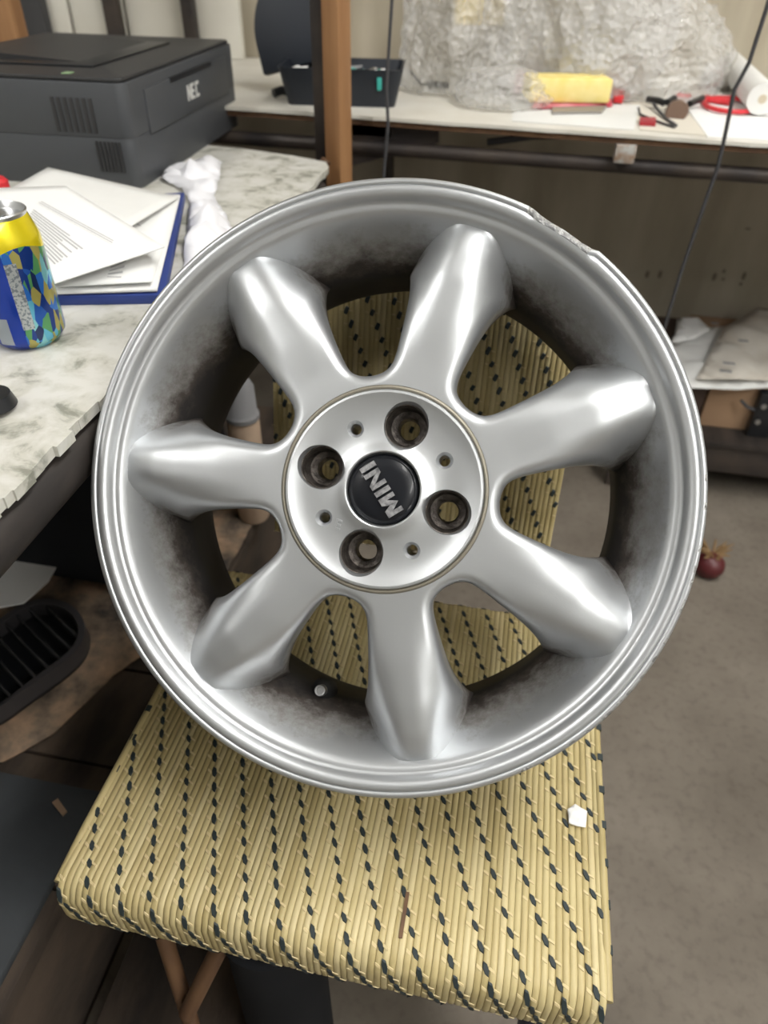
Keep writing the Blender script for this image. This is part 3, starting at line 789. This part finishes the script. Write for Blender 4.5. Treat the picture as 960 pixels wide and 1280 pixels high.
for chx in 'NEC':
    m = MB()
    for poly in LET[chx]: m.prism([(p[0] * .0175, p[1] * .022) for p in poly], 0, .0010)
    T = Matrix.Translation((x, -.0024, .080)) @ Matrix.Rotation(R(90), 4, 'X')
    m.v = [tuple(T @ Vector(v)) for v in m.v]
    m.build('logo_letter', m_, pr, weld=False); x += .0185

# ------------------------------------------------------------------ posts
def post(x0, x1, y0, y1, m, name, label, cat, z1=CEIL, z0=0, **k):
    return tag(MB().box(x0, x1, y0, y1, z0, z1).build(name, m, bevel=.002), label, cat, **k)
a = at(404, 150, Y=1.325); b = at(424, 150, Y=1.315)
o = post(-.017, .017, -.017, .017, M_orange, 'wooden_post', 'orange-brown square timber post rising behind the wheel', 'post')
o.location = (a.x + .021, 1.345, 0); o.rotation_euler = (0, 0, -R(24))
a2 = at(388, 90, Y=1.36)
post(a2.x, a2.x + .022, 1.37, 1.392, M_steel, 'steel_upright', 'dark steel upright right behind the orange timber post', 'post')
a = at(-22, 30, Y=1.47); b = at(17, 30, Y=1.47)
post(a.x, b.x, 1.47, 1.51, M_orange, 'wooden_post', 'orange timber post at the far left behind the printer', 'post')
bt = MB(); p0 = at(384, 232, Y=1.30); p1 = at(404, 196, Y=1.31)
bt.tube([at(372, 262, Y=1.285), at(408, 200, Y=1.30)], .009, 8); tag(bt.build('wooden_brace', M_braun, smooth=60), 'short brown wooden brace at the back corner of the marble bench', 'brace')

# ------------------------------------------------------------------ back shelf
HZ = .80
shelf = empty('wall_shelf', (.3, 1.7, 0), 'long pale worktop along the back wall on a dark steel rail', 'shelf')
SO = Vector(shelf.location)
def sh(mb, name, m, **k):
    mb.v = [(v[0] - SO.x, v[1] - SO.y, v[2]) for v in mb.v]; return mb.build(name, m, shelf, **k)
M_top = mat('shelf_top', (.60, .57, .50), .55, col2=(.70, .68, .62), scale=9)
rnd = random.Random(4); fe = []; x = -1.5
while x < 1.6:
    fe.append((x, 1.425 - .05 * (x + .54) / .87 * .9 + rnd.uniform(-.002, .002))); x += rnd.uniform(.02, .06)
sh(MB().prism(fe + [(1.6, 2.045), (-1.5, 2.045)], HZ - .006, HZ), 'top_sheet', M_top)
sh(MB().prism([(x_, y_ + .006) for x_, y_ in fe] + [(1.6, 2.045), (-1.5, 2.045)], HZ - .016, HZ - .0065), 'board', M_braun)
sh(MB().tube([(-1.5, 1.49, .742), (-.1, 1.43, .744), (1.6, 1.36, .748)], .0125, 12), 'steel_rail', M_steel, smooth=60)
sh(MB().tube([(-1.5, 2.0, .74), (1.6, 2.0, .74)], .015, 8), 'steel_rail', M_steel, smooth=60)
for x in (-1.3, .42 + .75, -.36):
    yy = 1.43 - .0575 * (x + .1) / 1
    sh(MB().tube([(x, yy, .738), (x, 1.99, .74)], .011, 8), 'cross_rail', M_steel, smooth=60)
    sh(MB().tube([(x, 1.99, .74), (x, 1.99, 0)], .014, 8), 'leg', M_steel, smooth=60)
pb = at(784, 181, Y=1.395)
sh(MB().box(pb.x - .018, pb.x + .016, 1.385, 1.415, HZ - .045, HZ - .0165), 'bracket_block', mat('bracket_wood', (.28, .19, .13), .7, col2=(.4, .4, .38), scale=70), bevel=.002)
pb = at(465, 160, Y=1.44)
sh(MB().box(pb.x - .040, pb.x + .038, 1.440, 1.47, HZ - .040, HZ - .0165), 'bracket_block', MATS['bracket_wood'], bevel=.002)
sh(MB().prism([(-.36, .70), (-.36, .785), (-.17, .783), (-.17, .757)], 1.44, 1.46, Matrix(((1, 0, 0, 0), (0, 0, 1, 0), (0, 1, 0, 0), (0, 0, 0, 1)))), 'gusset', M_steel)
pb = at(690, 165, Y=1.42)
sh(MB().tube([(-.08, 1.45, .762), (.0, 1.44, .778), (.05, 1.44, .782)], .006, 8), 'bent_wire', M_cable, smooth=60)

# hanging cables
def cable(pts, r, label, name='hanging_cable'):
    tag(MB().tube(pts, r, 8).build(name, M_cable, smooth=60), label, 'cable', 'cables hanging in front of the worktop')
c0 = at(490, 0, Y=1.36); c1 = at(483, 110, Y=1.36); c2 = at(480, 215, Y=1.36)
cable([(c0.x, 1.36, CEIL), c0, c1, (c1.x + .004, 1.36, .80), c2, (c2.x, 1.36, .3)], .0028, 'thin dark cable hanging beside the orange timber post')
pts = [at(x, y, Y=1.335) for x, y in ((958, 11), (936, 79), (918, 112), (904, 180), (897, 210), (883, 248), (850, 344), (832, 405))]
cable([(pts[0].x, 1.335, CEIL)] + pts + [(pts[-1].x - .01, 1.335, .25)], .0032, 'thin dark cable hanging down at the far right')

# white boards and uprights behind the printer
wb = []
for i, (x0, x1) in enumerate(((-60, 88), (92, 156), (160, 300))):
    A = at(x0, 30, Y=2.0).x; B_ = at(x1, 30, Y=2.0).x
    o = MB().box(A, B_, 2.0, 2.02, HZ + .0005, 2.2).build('white_board', M_white, bevel=.002)
    tag(o, ['leftmost white board leaning on the back wall, beside the orange post', 'narrow white board, middle of three behind the printer', 'widest white board behind the right half of the printer'][i], 'board', 'white boards against the back wall')
for i, (x, w) in enumerate(((43, 26), (140, 17), (235, 14))):
    A = at(x - w / 2, 30, Y=1.96).x; B_ = at(x + w / 2, 30, Y=1.96).x
    tag(MB().box(A, B_, 1.96, 1.99, HZ + .0005, 2.3).build('steel_upright', M_steel if i else M_cable, bevel=.002), ['thick black upright left of the other two behind the printer', 'dark brown upright, middle of three behind the printer', 'dark brown upright behind the right end of the printer'][i], 'post', 'uprights behind the printer')

# open black case with teal tools
cs = empty('black_case', at(432, 135, Z=HZ), 'open black case of teal-handled bits behind the timber post', 'case', rz=R(8))
X0, X1 = -.125, .105
mbx = MB()
def tub(x0, x1, y0, y1, z0, z1, tpr):
    r = rbox(x0 + tpr, x1 - tpr, y0 + tpr, y1 - tpr, .018); r2 = rbox(x0, x1, y0, y1, .02); r3 = rbox(x0 + .004, x1 - .004, y0 + .004, y1 - .004, .017); n = len(r)
    V = [(p[0], p[1], z0) for p in r] + [(p[0], p[1], z1) for p in r2] + [(p[0], p[1], z1) for p in r3] + [(p[0], p[1], z0 + .012) for p in rbox(x0 + tpr + .004, x1 - tpr - .004, y0 + tpr + .004, y1 - tpr - .004, .015)]
    F = [tuple(range(n))[::-1], tuple(range(3 * n, 4 * n))]
    for k in range(3): F += [(k * n + i, k * n + (i + 1) % n, (k + 1) * n + (i + 1) % n, (k + 1) * n + i) for i in range(n)]
    return MB().add(V, F)
tub(X0, X1, .0, .15, 0, .062, .014).build('case_base', M_case, cs, smooth=30)
# rounded lid standing open, leaning
lidp = []
for i in range(25):
    a = PI * i / 24; lidp.append((.088 * math.cos(a), .05 + .105 * math.sin(a)))
lidp = [(.088, 0)] + lidp + [(-.088, 0)]
Ml = Matrix.Translation((-.087, .135, .05)) @ Matrix.Rotation(R(-14), 4, 'Y') @ Matrix.Rotation(R(78), 4, 'X')
MB().prism(lidp, -.012, .012, Ml).build('case_lid', M_case, cs, bevel=.004)
rr = random.Random(2)
for k, (x, y, l, a, mm) in enumerate([(-.02, .05, .045, 5, M_teal), (.015, .045, .038, -10, M_teal), (.055, .06, .03, 20, M_silver), (.0, .085, .05, 0, M_capgrey), (-.06, .05, .03, 60, M_silver), (.06, .04, .02, 80, M_teal), (-.09, .06, .03, 30, M_paper2)]):
    d = Vector((math.cos(R(a)), math.sin(R(a)), .15)); p = Vector((x, y, .052))
    tag(MB().tube([p - d * l / 2, p - d * l * .1, p + d * l * .1, p + d * l / 2], [.0065, .0075, .004, .0025], 10).build('driver_bit', mm, cs, smooth=50), None)
MB().box(.058, .066, -.0015, .012, .03, .05).build('latch', M_teal, cs, bevel=.001)
# small dark things near the case
tag(MB().tube([at(342, 117, Z=HZ + .01), at(352, 113, Z=HZ + .014), at(366, 116, Z=HZ + .01)], .008, 10).build('black_clip', M_black, smooth=60), 'small black clip on the worktop left of the open case', 'clip')
dk = empty('plug_lead', at(545, 103, Z=HZ), 'black plug with a short lead to the right of the open case', 'cable')
O_ = Vector(dk.location)
MB().tube([at(534, 105, Z=HZ + .012) - O_, at(560, 107, Z=HZ + .012) - O_], [.007, .006], 10).build('plug', M_black, dk, smooth=60)
MB().tube([at(512, 88, Z=HZ + .03) - O_, at(520, 98, Z=HZ + .012) - O_, at(527, 106, Z=HZ + .008) - O_, at(535, 105, Z=HZ + .011) - O_], .0025, 8).build('lead', M_cable, dk, smooth=60)

# ------------------------------------------------------------------ bubble wrap
def wrap_mat():
    m = mat('bubble_film', (.90, .89, .87), .10, spec=1.0, coat=.6)
    N, L = nt(m); b = N['Principled BSDF']; out = N['Material Output']
    tc = N.new('ShaderNodeTexCoord')
    vo = N.new('ShaderNodeTexVoronoi'); vo.inputs['Scale'].default_value = 95; L.new(tc.outputs['Object'], vo.inputs[0])
    nz = N.new('ShaderNodeTexNoise'); nz.inputs['Scale'].default_value = 25; nz.inputs['Detail'].default_value = 6; L.new(tc.outputs['Object'], nz.inputs[0])
    ad = N.new('ShaderNodeMath'); ad.operation = 'ADD'; L.new(vo.outputs['Distance'], ad.inputs[0]); L.new(nz.outputs[0], ad.inputs[1])
    bp = N.new('ShaderNodeBump'); bp.inputs['Strength'].default_value = 1; bp.inputs['Distance'].default_value = .008; L.new(ad.outputs[0], bp.inputs['Height']); L.new(bp.outputs[0], b.inputs['Normal'])
    tr = N.new('ShaderNodeBsdfTransparent'); mx = N.new('ShaderNodeMixShader'); mx.inputs[0].default_value = .34
    L.new(tr.outputs[0], mx.inputs[1]); L.new(b.outputs[0], mx.inputs[2]); L.new(mx.outputs[0], out.inputs[0])
    return m
M_wrap = wrap_mat()
def lump(name, c, rad, seed, label, group=None, flat=.0, sub=6, amp=.45):
    bm = bmesh.new(); bmesh.ops.create_icosphere(bm, subdivisions=sub, radius=1)
    for v in bm.verts:
        d = v.co.normalized()
        n1 = noise.noise(d * 1.7 + Vector((seed, 0, 0))); n2 = 1 - 2 * abs(noise.noise(d * 4 + Vector((seed, 3, 0)))); n3 = 1 - 2 * abs(noise.noise(d * 10 + Vector((0, seed, 0))))
        k = 1 + amp * (.45 * n1 + .22 * n2 + .09 * n3)
        p = Vector((d.x * rad[0] * k, d.y * rad[1] * k, d.z * rad[2] * k)) + Vector(c)
        if p.z < HZ + .002: p.z = HZ + .002 + .004 * abs(n3)
        if p.y > 1.985: p.y = 1.985
        v.co = p - Vector((c[0], c[1], HZ))
    me = bpy.data.meshes.new(name); bm.to_mesh(me); bm.free(); me.materials.append(M_wrap); shade(me, 60)
    o = bpy.data.objects.new(name, me); COL.objects.link(o); o.location = Vector((c[0], c[1], HZ)) - WR.location; o.parent = WR
    return o
G = None
WR = empty('bubble_wrap', (at(700, 60, Y=1.8).x, 1.8, HZ), 'big crumpled heap of clear bubble wrap on the back worktop', 'bubble wrap')
c = at(585, 55, Y=1.78); lump('wrap_fold', (c.x, 1.78, HZ + .10), (.135, .15, .24), 1.3, 'tall crumpled bubble wrap beside the black case', G)
c = at(730, 20, Y=1.80); lump('wrap_fold', (c.x, 1.80, HZ + .14), (.165, .15, .22), 5.1, 'large crumpled bubble wrap billowing over the yellow foam', G)
c = at(800, 80, Y=1.74); lump('wrap_fold', (c.x + .02, 1.80, HZ + .06), (.15, .13, .115), 9.4, 'low crumpled bubble wrap near the red-handled tool', G, sub=5)
c = at(620, 135, Z=HZ + .03); lump('wrap_fold', (c.x, 1.58, HZ + .022), (.085, .07, .04), 12.4, 'flat fold of bubble wrap at the front edge of the worktop', G, sub=5)
# yellow foam pieces
c = at(708, 112, Z=HZ + .03)
T = Matrix.Rotation(R(14), 4, 'Z')
o = MB().box(-.077, .077, -.035, .035, 0, .040, T).build('foam_block', M_yellow, bevel=.004); o.location = (c.x, c.y + .015, HZ + .011); tag(o, 'yellow foam block at the front of the bubble wrap', 'foam')
c = at(592, 15, Y=1.66)
o = MB().box(-.05, .05, -.015, .015, -.04, .04, T).build('foam_sheet', mat('pale_yellow', (.84, .70, .38), .8), bevel=.004); o.location = (c.x, 1.79, c.z + .01); 
o.location.z = max(o.location.z, HZ + .05)
tag(o, 'pale yellow foam piece held up in the tall bubble wrap', 'foam')
# packet, sheets and bits on the worktop
def flat(name, px, z, th, m, label, cat, group=None, bevel=0):
    P = [at(x, y, Z=z) for x, y in px]; c = sum(P, Vector()) / len(P)
    o = MB().prism([(p.x - c.x, p.y - c.y) for p in P], 0, th).build(name, m, bevel=bevel); o.location = (c.x, c.y, z)
    return tag(o, label, cat, group)
flat('paper_sheet', [(640, 152), (642, 128), (800, 132), (792, 163)], HZ + .0006, .0012, M_paper2, 'white sheet under the pink packet on the worktop', 'paper')
flat('paper_sheet', [(884, 172), (852, 128), (905, 118), (1010, 135), (1030, 180)], HZ + .0006, .002, M_paper, 'white sheet under the red loop handle at the right', 'paper')
flat('paper_sheet', [(800, 163), (790, 128), (850, 128), (884, 170)], HZ + .0006, .001, mat('cream_paper', (.66, .62, .54), .7), 'cream sheet under the black pliers', 'paper')
flat('pink_packet', [(665, 137), (668, 122), (762, 124), (765, 134)], HZ + .003, .007, M_pink, 'pink and red packet in front of the yellow foam', 'packet', bevel=.002)
flat('grey_blade', [(690, 143), (690, 135), (760, 132), (752, 142)], HZ + .0025, .004, mat('blade_grey', (.30, .28, .26), .45, .3), 'grey flat blade in front of the pink packet', 'blade')
flat('red_clip', [(766, 129), (764, 120), (780, 120), (778, 130)], HZ + .002, .012, M_red, 'small red clip right of the pink packet', 'clip', bevel=.002)
flat('red_eraser', [(799, 157), (799, 151), (819, 151), (819, 158)], HZ + .002, .006, mat('dark_red', (.35, .02, .03), .5), 'small dark red bar at the front edge of the worktop', 'bar')
flat('red_tip', [(642, 118), (643, 108), (653, 104), (655, 116)], HZ + .002, .03, M_pink, 'small reddish tip at the left end of the yellow foam', 'clip')
# black pliers with wires
pl = empty('wire_bundle', at(830, 135, Z=HZ), 'black clips and thin black wires left of the red handle', 'cable')
O_ = Vector(pl.location)
def pxt(path, r, m, name, parent, dz=.01, n=8):
    return MB().tube([at(x, y, Z=HZ + (z if z is not None else dz)) - Vector(parent.location) for x, y, z in path], r, n).build(name, m, parent, smooth=60)
pxt([(798, 135, .01), (800, 143, .004), (822, 152, .004), (843, 159, .004)], .0022, M_cable, 'wire', pl)
pxt([(815, 127, .012), (822, 137, .008), (832, 148, .004), (845, 157, .004)], .0028, M_cable, 'wire', pl)
pxt([(810, 124, .014), (824, 126, .016), (830, 129, .014)], .006, M_black, 'clip', pl)
pxt([(834, 128, .016), (843, 123, .02)], .006, M_black, 'clip', pl)
pxt([(862, 130, .014), (878, 123, .018)], .006, M_black, 'clip', pl)
MB().tube([at(846, 140, Z=HZ + .004) - O_, at(846, 140, Z=HZ + .012) - O_], [.021, .018], 20).build('brown_disc', mat('brown_disc', (.16, .10, .07), .6), pl, smooth=40)
sc = empty('scissors', at(905, 128, Z=HZ), 'scissors with a bright red loop handle on the white sheet', 'scissors')
pxt([(846, 119, .010), (864, 121, .010)], .0045, M_red, 'handle_tip', sc)
pxt([(862, 124, .010), (878, 124, .010)], .004, M_silver, 'blade', sc)
loop = []
for i in range(25):
    a = 2 * PI * i / 24; loop.append((912 + 33 * math.cos(a) + 0, 131 + (8.5 * math.sin(a)) + (12 * math.cos(a)) * .25, .009))
pxt(loop, .0042, M_red, 'loop_handle', sc)
pxt([(876, 123, .009), (892, 125, .009), (912, 128, .009)], .0062, M_red, 'handle', sc)
# paper rolls
c0 = at(926, 95, Z=HZ + .031); c1 = at(953, 124, Z=HZ + .031)
rl = empty('paper_roll', ((c0.x + c1.x) / 2, (c0.y + c1.y) / 2, HZ), 'white paper roll lying behind the red scissors', 'paper roll', 'paper rolls on the worktop')
dv = (c1 - c0); A = c0 + Vector((0, 0, 0)); O_ = Vector(rl.location)
MB().tube([A - dv * .6 - O_, c1 - O_], .026, 28).build('roll', M_paper2, rl, smooth=40)
MB().tube([c1 - O_ - dv.normalized() * .002, c1 - O_ + dv.normalized() * .0008], .0075, 16).build('core', mat('core_beige', (.55, .48, .36), .7), rl, smooth=40)
c0 = at(905, 99, Z=HZ + .024); rl2 = MB().tube([(0, 0, 0), (.055, -.022, 0)], .0225, 24).build('paper_roll', mat('roll_grey', (.46, .44, .41), .7), smooth=40); rl2.location = (c0.x - .035, c0.y + .045, HZ + .0232)
tag(rl2, 'smaller grey roll left of the white paper roll', 'paper roll', 'paper rolls on the worktop')

# ------------------------------------------------------------------ low rack at the right with box and papers
a = at(880, 549, Y=1.50); ZR1 = a.z; ZR0 = at(880, 588, Y=1.50).z
rack = empty('low_rack', (.8, 1.7, 0), 'low black steel rack on the floor at the right', 'rack')
O_ = Vector(rack.location)
def rk(mb, name, m, **k):
    mb.v = [(v[0] - O_.x, v[1] - O_.y, v[2]) for v in mb.v]; return mb.build(name, m, rack, **k)
rk(MB().box(.28, 1.5, 1.50, 1.53, ZR0, ZR1 - .012), 'front_rail', M_steel, bevel=.002)
rk(MB().box(.28, 1.5, 1.49, 2.0, ZR1 - .011, ZR1), 'shelf_board', M_pipe)
for x in (.30, 1.45):
    for y in (1.52, 1.97):
        rk(MB().box(x - .012, x + .012, y - .012, y + .012, 0, ZR0 - .0005), 'leg', M_steel)
for x in (.30, 1.45):
    rk(MB().box(x - .012, x + .012, 1.958, 1.982, ZR0, ZR1 - .012), 'leg', M_steel)
ZB = at(900, 486, Y=1.52).z
bx0 = at(888, 520, Y=1.56).x; bx1 = at(975, 520, Y=1.56).x
MBb = MB().box(bx0 - .02, bx0 + .42, 1.56, 1.93, ZR1 + .0005, ZB - .004)
tag(MBb.build('cardboard_box', M_card, bevel=.002), 'brown cardboard box under the paper heap at the right', 'box')
bx2 = empty('dark_box', (bx0 - .10, 1.7, ZR1), 'dark brown box between the wheel and the cardboard box', 'box')
MB().box(-.10, .075, -.14, .2, .0005, ZB - ZR1 - .004).build('box_body', mat('dark_box', (.06, .035, .025), .7), bx2, bevel=.002)
cn = empty('cable_connector', (at(948, 520, Y=1.545).x, 1.545, ZR1), 'black connector block with a short lead against the cardboard box', 'connector')
O_ = Vector(cn.location); hh = ZB - ZR1
MB().box(-.014, .04, -.012, .013, .0005, hh * .93).build('block', M_black, cn, bevel=.003)
for zf in (.35, .68): MB().tube([(-.002, -.0122, hh * zf), (-.002, -.016, hh * zf)], .006, 14).build('socket', M_silver, cn, smooth=40)
MB().tube([(-.05, -.005, hh * .72), (-.035, -.008, hh * .62), (-.014, -.004, hh * .55)], .004, 8).build('lead', M_cable, cn, smooth=60)
zt = ZB
def heap(px, z, h, m, seed, label, fr=10, n=350):
    return tag(crumple('paper_sheet', [at(x, y, Z=z)[:2] for x, y in px], z, h, m, seed, n, fr, thick=.001, edge=.03), label, 'paper', 'papers heaped on the low rack')
heap([(835, 486), (846, 400), (885, 410), (960, 404), (1040, 410), (1040, 480), (920, 488), (870, 486)], zt, .014, M_paper2, 3, 'broad crumpled sheet at the bottom of the heap over the box')
heap([(870, 474), (905, 410), (946, 386), (1010, 395), (1030, 460), (960, 476)], zt + .018, .016, mat('paper_cream', (.66, .63, .57), .8, col2=(.52, .47, .40), scale=9), 5, 'stained cream sheet on top of the heap at the frame edge')
heap([(838, 430), (852, 398), (872, 398), (888, 412), (868, 424)], zt + .016, .014, M_paper, 9, 'small white sheet nearest the hanging cable on the heap', 18, 120)
mk = MB(); 
for (x, y, w) in ((894, 402, 9), (912, 452, 14), (908, 462, 14), (930, 424, 12)):
    p = at(x, y, Z=zt + .05); mk.box(p.x - w * .0009, p.x + w * .0009, p.y - .004, p.y + .004, zt + .0455, zt + .0465)
# (marks kept with the cream sheet)
mk.v = list(mk.v); o = mk.build('ink_marks', M_inkd, weld=False); o.parent = bpy.data.objects['paper_sheet.009'] if 'paper_sheet.009' in bpy.data.objects else None
INKMARK = o

# thing on the floor
p = at(887, 706, Z=.025)
kn = empty('red_bulb', (p.x, p.y, 0), 'dark red bulb with frayed golden tuft on the concrete floor', 'knob')
MB().lathe([(.0001, 0), (.014, .001), (.026, .008), (.031, .022), (.029, .036), (.020, .048), (.010, .052), (.0001, .053)], 24).build('bulb', M_tag, kn, smooth=60)
m = MB(); rr = random.Random(6)
for i in range(26):
    a = rr.uniform(0, 2 * PI); r0 = rr.uniform(.0, .012); d = Vector((math.cos(a), math.sin(a) + .6, rr.uniform(.0, .9))) * rr.uniform(.02, .038)
    b0 = Vector((r0 * math.cos(a), r0 * math.sin(a) + .005, .046)); m.tube([b0, b0 + d * .6, b0 + d + Vector((0, 0, -.006))], [.0035, .0028, .001], 5)
tag(m.build('tuft', M_gold, kn, smooth=60), kind='stuff')

# ------------------------------------------------------------------ under the bench, left
LB = empty('low_platform', (-.75, .5, 0), 'grimy brown wooden platform under the bench', 'platform')
O_ = Vector(LB.location)
yb = -.3; k = 0
while yb < 1.25:
    w = .145
    MB().box(-1.3 - O_.x, -.385 - O_.x + random.uniform(-.004, .004), yb - O_.y, yb + w - .004 - O_.y, .225, .25 + random.uniform(-.001, .001)).build('plank', M_plank, LB, bevel=.002)
    yb += w; k += 1
for x in (-.42, -1.25):
    MB().box(x - .02 - O_.x, x + .02 - O_.x, -.3 - O_.y, 1.27 - O_.y, .0, .224).build('bearer', M_plank, LB)
# stained cardboard sheet
def stained():
    m = mat('stained_cardboard', (.2, .13, .09), .85)
    N, L = nt(m); b = N['Principled BSDF']; tc = N.new('ShaderNodeTexCoord')
    n = N.new('ShaderNodeTexNoise'); n.inputs['Scale'].default_value = 12; n.inputs['Detail'].default_value = 8; n.inputs['Distortion'].default_value = .15; n.inputs['Roughness'].default_value = .62
    r = N.new('ShaderNodeValToRGB'); e = r.color_ramp.elements
    e[0].position = .36; e[0].color = (.028, .024, .022, 1); e[1].position = .66; e[1].color = (.42, .27, .17, 1)
    x = e.new(.50); x.color = (.20, .145, .10, 1)
    L.new(tc.outputs['Object'], n.inputs[0]); L.new(n.outputs[0], r.inputs[0]); L.new(r.outputs[0], b.inputs['Base Color'])
    return m
o = crumple('stained_cardboard', [(-.95, .40), (-.54, .40), (-.50, .45), (-.47, .55), (-.44, .60), (-.39, .72), (-.39, .98), (-.60, 1.05), (-1.0, .95)], .2535, .006, stained(), 2, 300, 6, thick=.003)
tag(o, 'brown stained cardboard spread on the grimy platform', 'cardboard')
o = MB().box(-.95, -.40, -.05, .385, .2515, .264).build('rubber_mat', mat('dark_mat', (.028, .032, .036), .8, col2=(.04, .045, .05), scale=12, bump=.3), bevel=.003)
tag(o, 'dark grey rubber mat at the front of the platform', 'mat')
p = at(73, 1010, Z=.266)
tag(MB().prism([(p.x - .010, p.y + .004), (p.x + .010, p.y - .008), (p.x + .012, p.y - .002), (p.x - .006, p.y + .010)], .265, .268).build('wood_chip', mat('chip', (.30, .20, .13), .8)), 'tiny tan chip on the dark rubber mat', 'chip')
o = MB().box(-.372, -.16, .03, .34, .002, .045).build('floor_plank', M_plank, bevel=.003); tag(o, 'short brown plank on the floor under the chair', 'plank')
# black box behind
bb = empty('black_crate', (-.75, .90, .27), 'black plastic crate under the bench behind the grille', 'crate')
MB().box(-.35, .245, -.21, .2, .004, .40).build('crate_body', M_blackm, bb, bevel=.01)
MB().box(-.36, .252, -.218, .207, .385, .41).build('crate_rim', M_blackm, bb, bevel=.004)
# spray can
p = at(306, 545, Y=.92)
cap_p = at(306, 476, Y=.92); shoulder = at(304, 522, Y=.92)
sp = empty('spray_can', (p.x, .92, .257), 'beige spray can with grey cap seen through the left window of the wheel', 'can')
zt_ = cap_p.z - .257; zs = shoulder.z - .257
MB().lathe([(.0001, 0), (.025, 0), (.026, .004), (.026, zs - .008), (.024, zs), (.0001, zs)], 32).build('can_body', M_beige, sp, smooth=40)
MB().lathe([(.027, zs + .0005), (.0272, zs + .008), (.024, zs + .012), (.023, zt_ - .012), (.018, zt_ - .002), (.0001, zt_)], 32).build('cap', M_capgrey, sp, smooth=40)

# kidney-shaped grille
GZ = .292
gp = [(-60, 850), (-40, 800), (0, 772), (30, 752), (62, 746), (90, 754), (105, 772), (108, 790), (98, 812), (70, 835), (30, 862), (-10, 892), (-50, 900)]
GP = [at(x, y, Z=GZ) for x, y in gp]
gc = sum(GP, Vector()) / len(GP); gr = empty('car_grille', (gc.x, gc.y, .262), 'black kidney-shaped car grille lying on the platform', 'grille')
sm_ = [Vector((p.x - gc.x, p.y - gc.y)) for p in GP]
for _ in range(2):
    q = []
    for i in range(len(sm_)):
        a, b = sm_[i], sm_[(i + 1) % len(sm_)]; q += [a.lerp(b, .25), a.lerp(b, .75)]
    sm_ = q
def ring(sc_in, z0, z1, zi):
    n = len(sm_); ins = [p - p.normalized() * sc_in for p in sm_]
    V = [(p.x, p.y, z0) for p in sm_] + [(p.x * .99, p.y * .99, z1) for p in sm_] + [(p.x, p.y, z1 - .001) for p in ins] + [(p.x, p.y, zi) for p in ins]
    F = []
    for k in range(4):
        k2 = (k + 1) % 4
        F += [(k * n + i, k * n + (i + 1) % n, k2 * n + (i + 1) % n, k2 * n + i) for i in range(n)]
    return MB().add(V, F)
M_slat = mat('grille_slat', (.10, .10, .105), .25, .6)
M_grille = mat('grille_gloss', (.02, .02, .022), .25, coat=.4)
ring(.010, .004, .030, .006).build('frame', mat('grille_rim', (.05, .047, .05), .4), gr, smooth=50)
# slats: direction taken down-right in the picture
d0 = at(20, 760, Z=GZ); d1 = at(75, 815, Z=GZ); dr = Vector((d1.x - d0.x, d1.y - d0.y)).normalized(); pn = Vector((-dr.y, dr.x))
ins = [p - p.normalized() * .009 for p in sm_]
def chord(c):
    hits = []
    for i in range(len(ins)):
        a, b = ins[i], ins[(i + 1) % len(ins)]; da, db = a.dot(pn) - c, b.dot(pn) - c
        if da * db < 0: t = da / (da - db); hits.append(a.lerp(b, t).dot(dr))
    return (min(hits), max(hits)) if len(hits) > 1 else None
lo = min(p.dot(pn) for p in ins); hi = max(p.dot(pn) for p in ins); c = lo + .008
while c < hi:
    q = chord(c)
    if q and q[1] - q[0] > .01:
        T = Matrix(((dr.x, pn.x, 0, pn.x * c), (dr.y, pn.y, 0, pn.y * c), (0, 0, 1, 0), (0, 0, 0, 1)))
        MB().box(q[0], q[1], -.0016, .0016, .008, .025, T).build('slat', M_slat, gr, bevel=.0008)
    c += .0185
MB().prism([(p.x, p.y) for p in sm_], .0, .0035).build('back_plate', M_black, gr)
# white card on top
flat('white_card', [(-30, 765), (-30, 712), (40, 698), (76, 700), (60, 728), (30, 755)], .298, .002, mat('card_grey', (.80, .80, .80), .7), 'pale grey card lying on the back end of the grille', 'card')
# black bin under the chair
bn = at(352, 1300, Z=0)
bi = empty('black_bin', (bn.x + .012, bn.y + .01, 0), 'black plastic bin standing under the woven seat', 'bin')
def tapered(x, y, z0, z1, r0, r1): return MB().lathe([(.0001, z0), (r0, z0), (r1, z1), (r1 + .004, z1), (r1 + .004, z1 + .006), (r1 - .003, z1 + .006), (r0 - .003, z0 + .004), (.0001, z0 + .004)], 40)
tapered(0, 0, 0, .345, .050, .046).build('bin_body', M_blackm, bi, smooth=40)
MB().lathe([(.0001, .358), (.046, .358), (.051, .354), (.051, .3515), (.0001, .3515)], 40).build('bin_lid', M_blackm, bi, smooth=40)
# ink marks must hang from the cream sheet
for ob in COL.objects:
    if ob.get('label', '').startswith('stained cream sheet'): INKMARK.parent = ob
tag(INKMARK, kind='stuff')
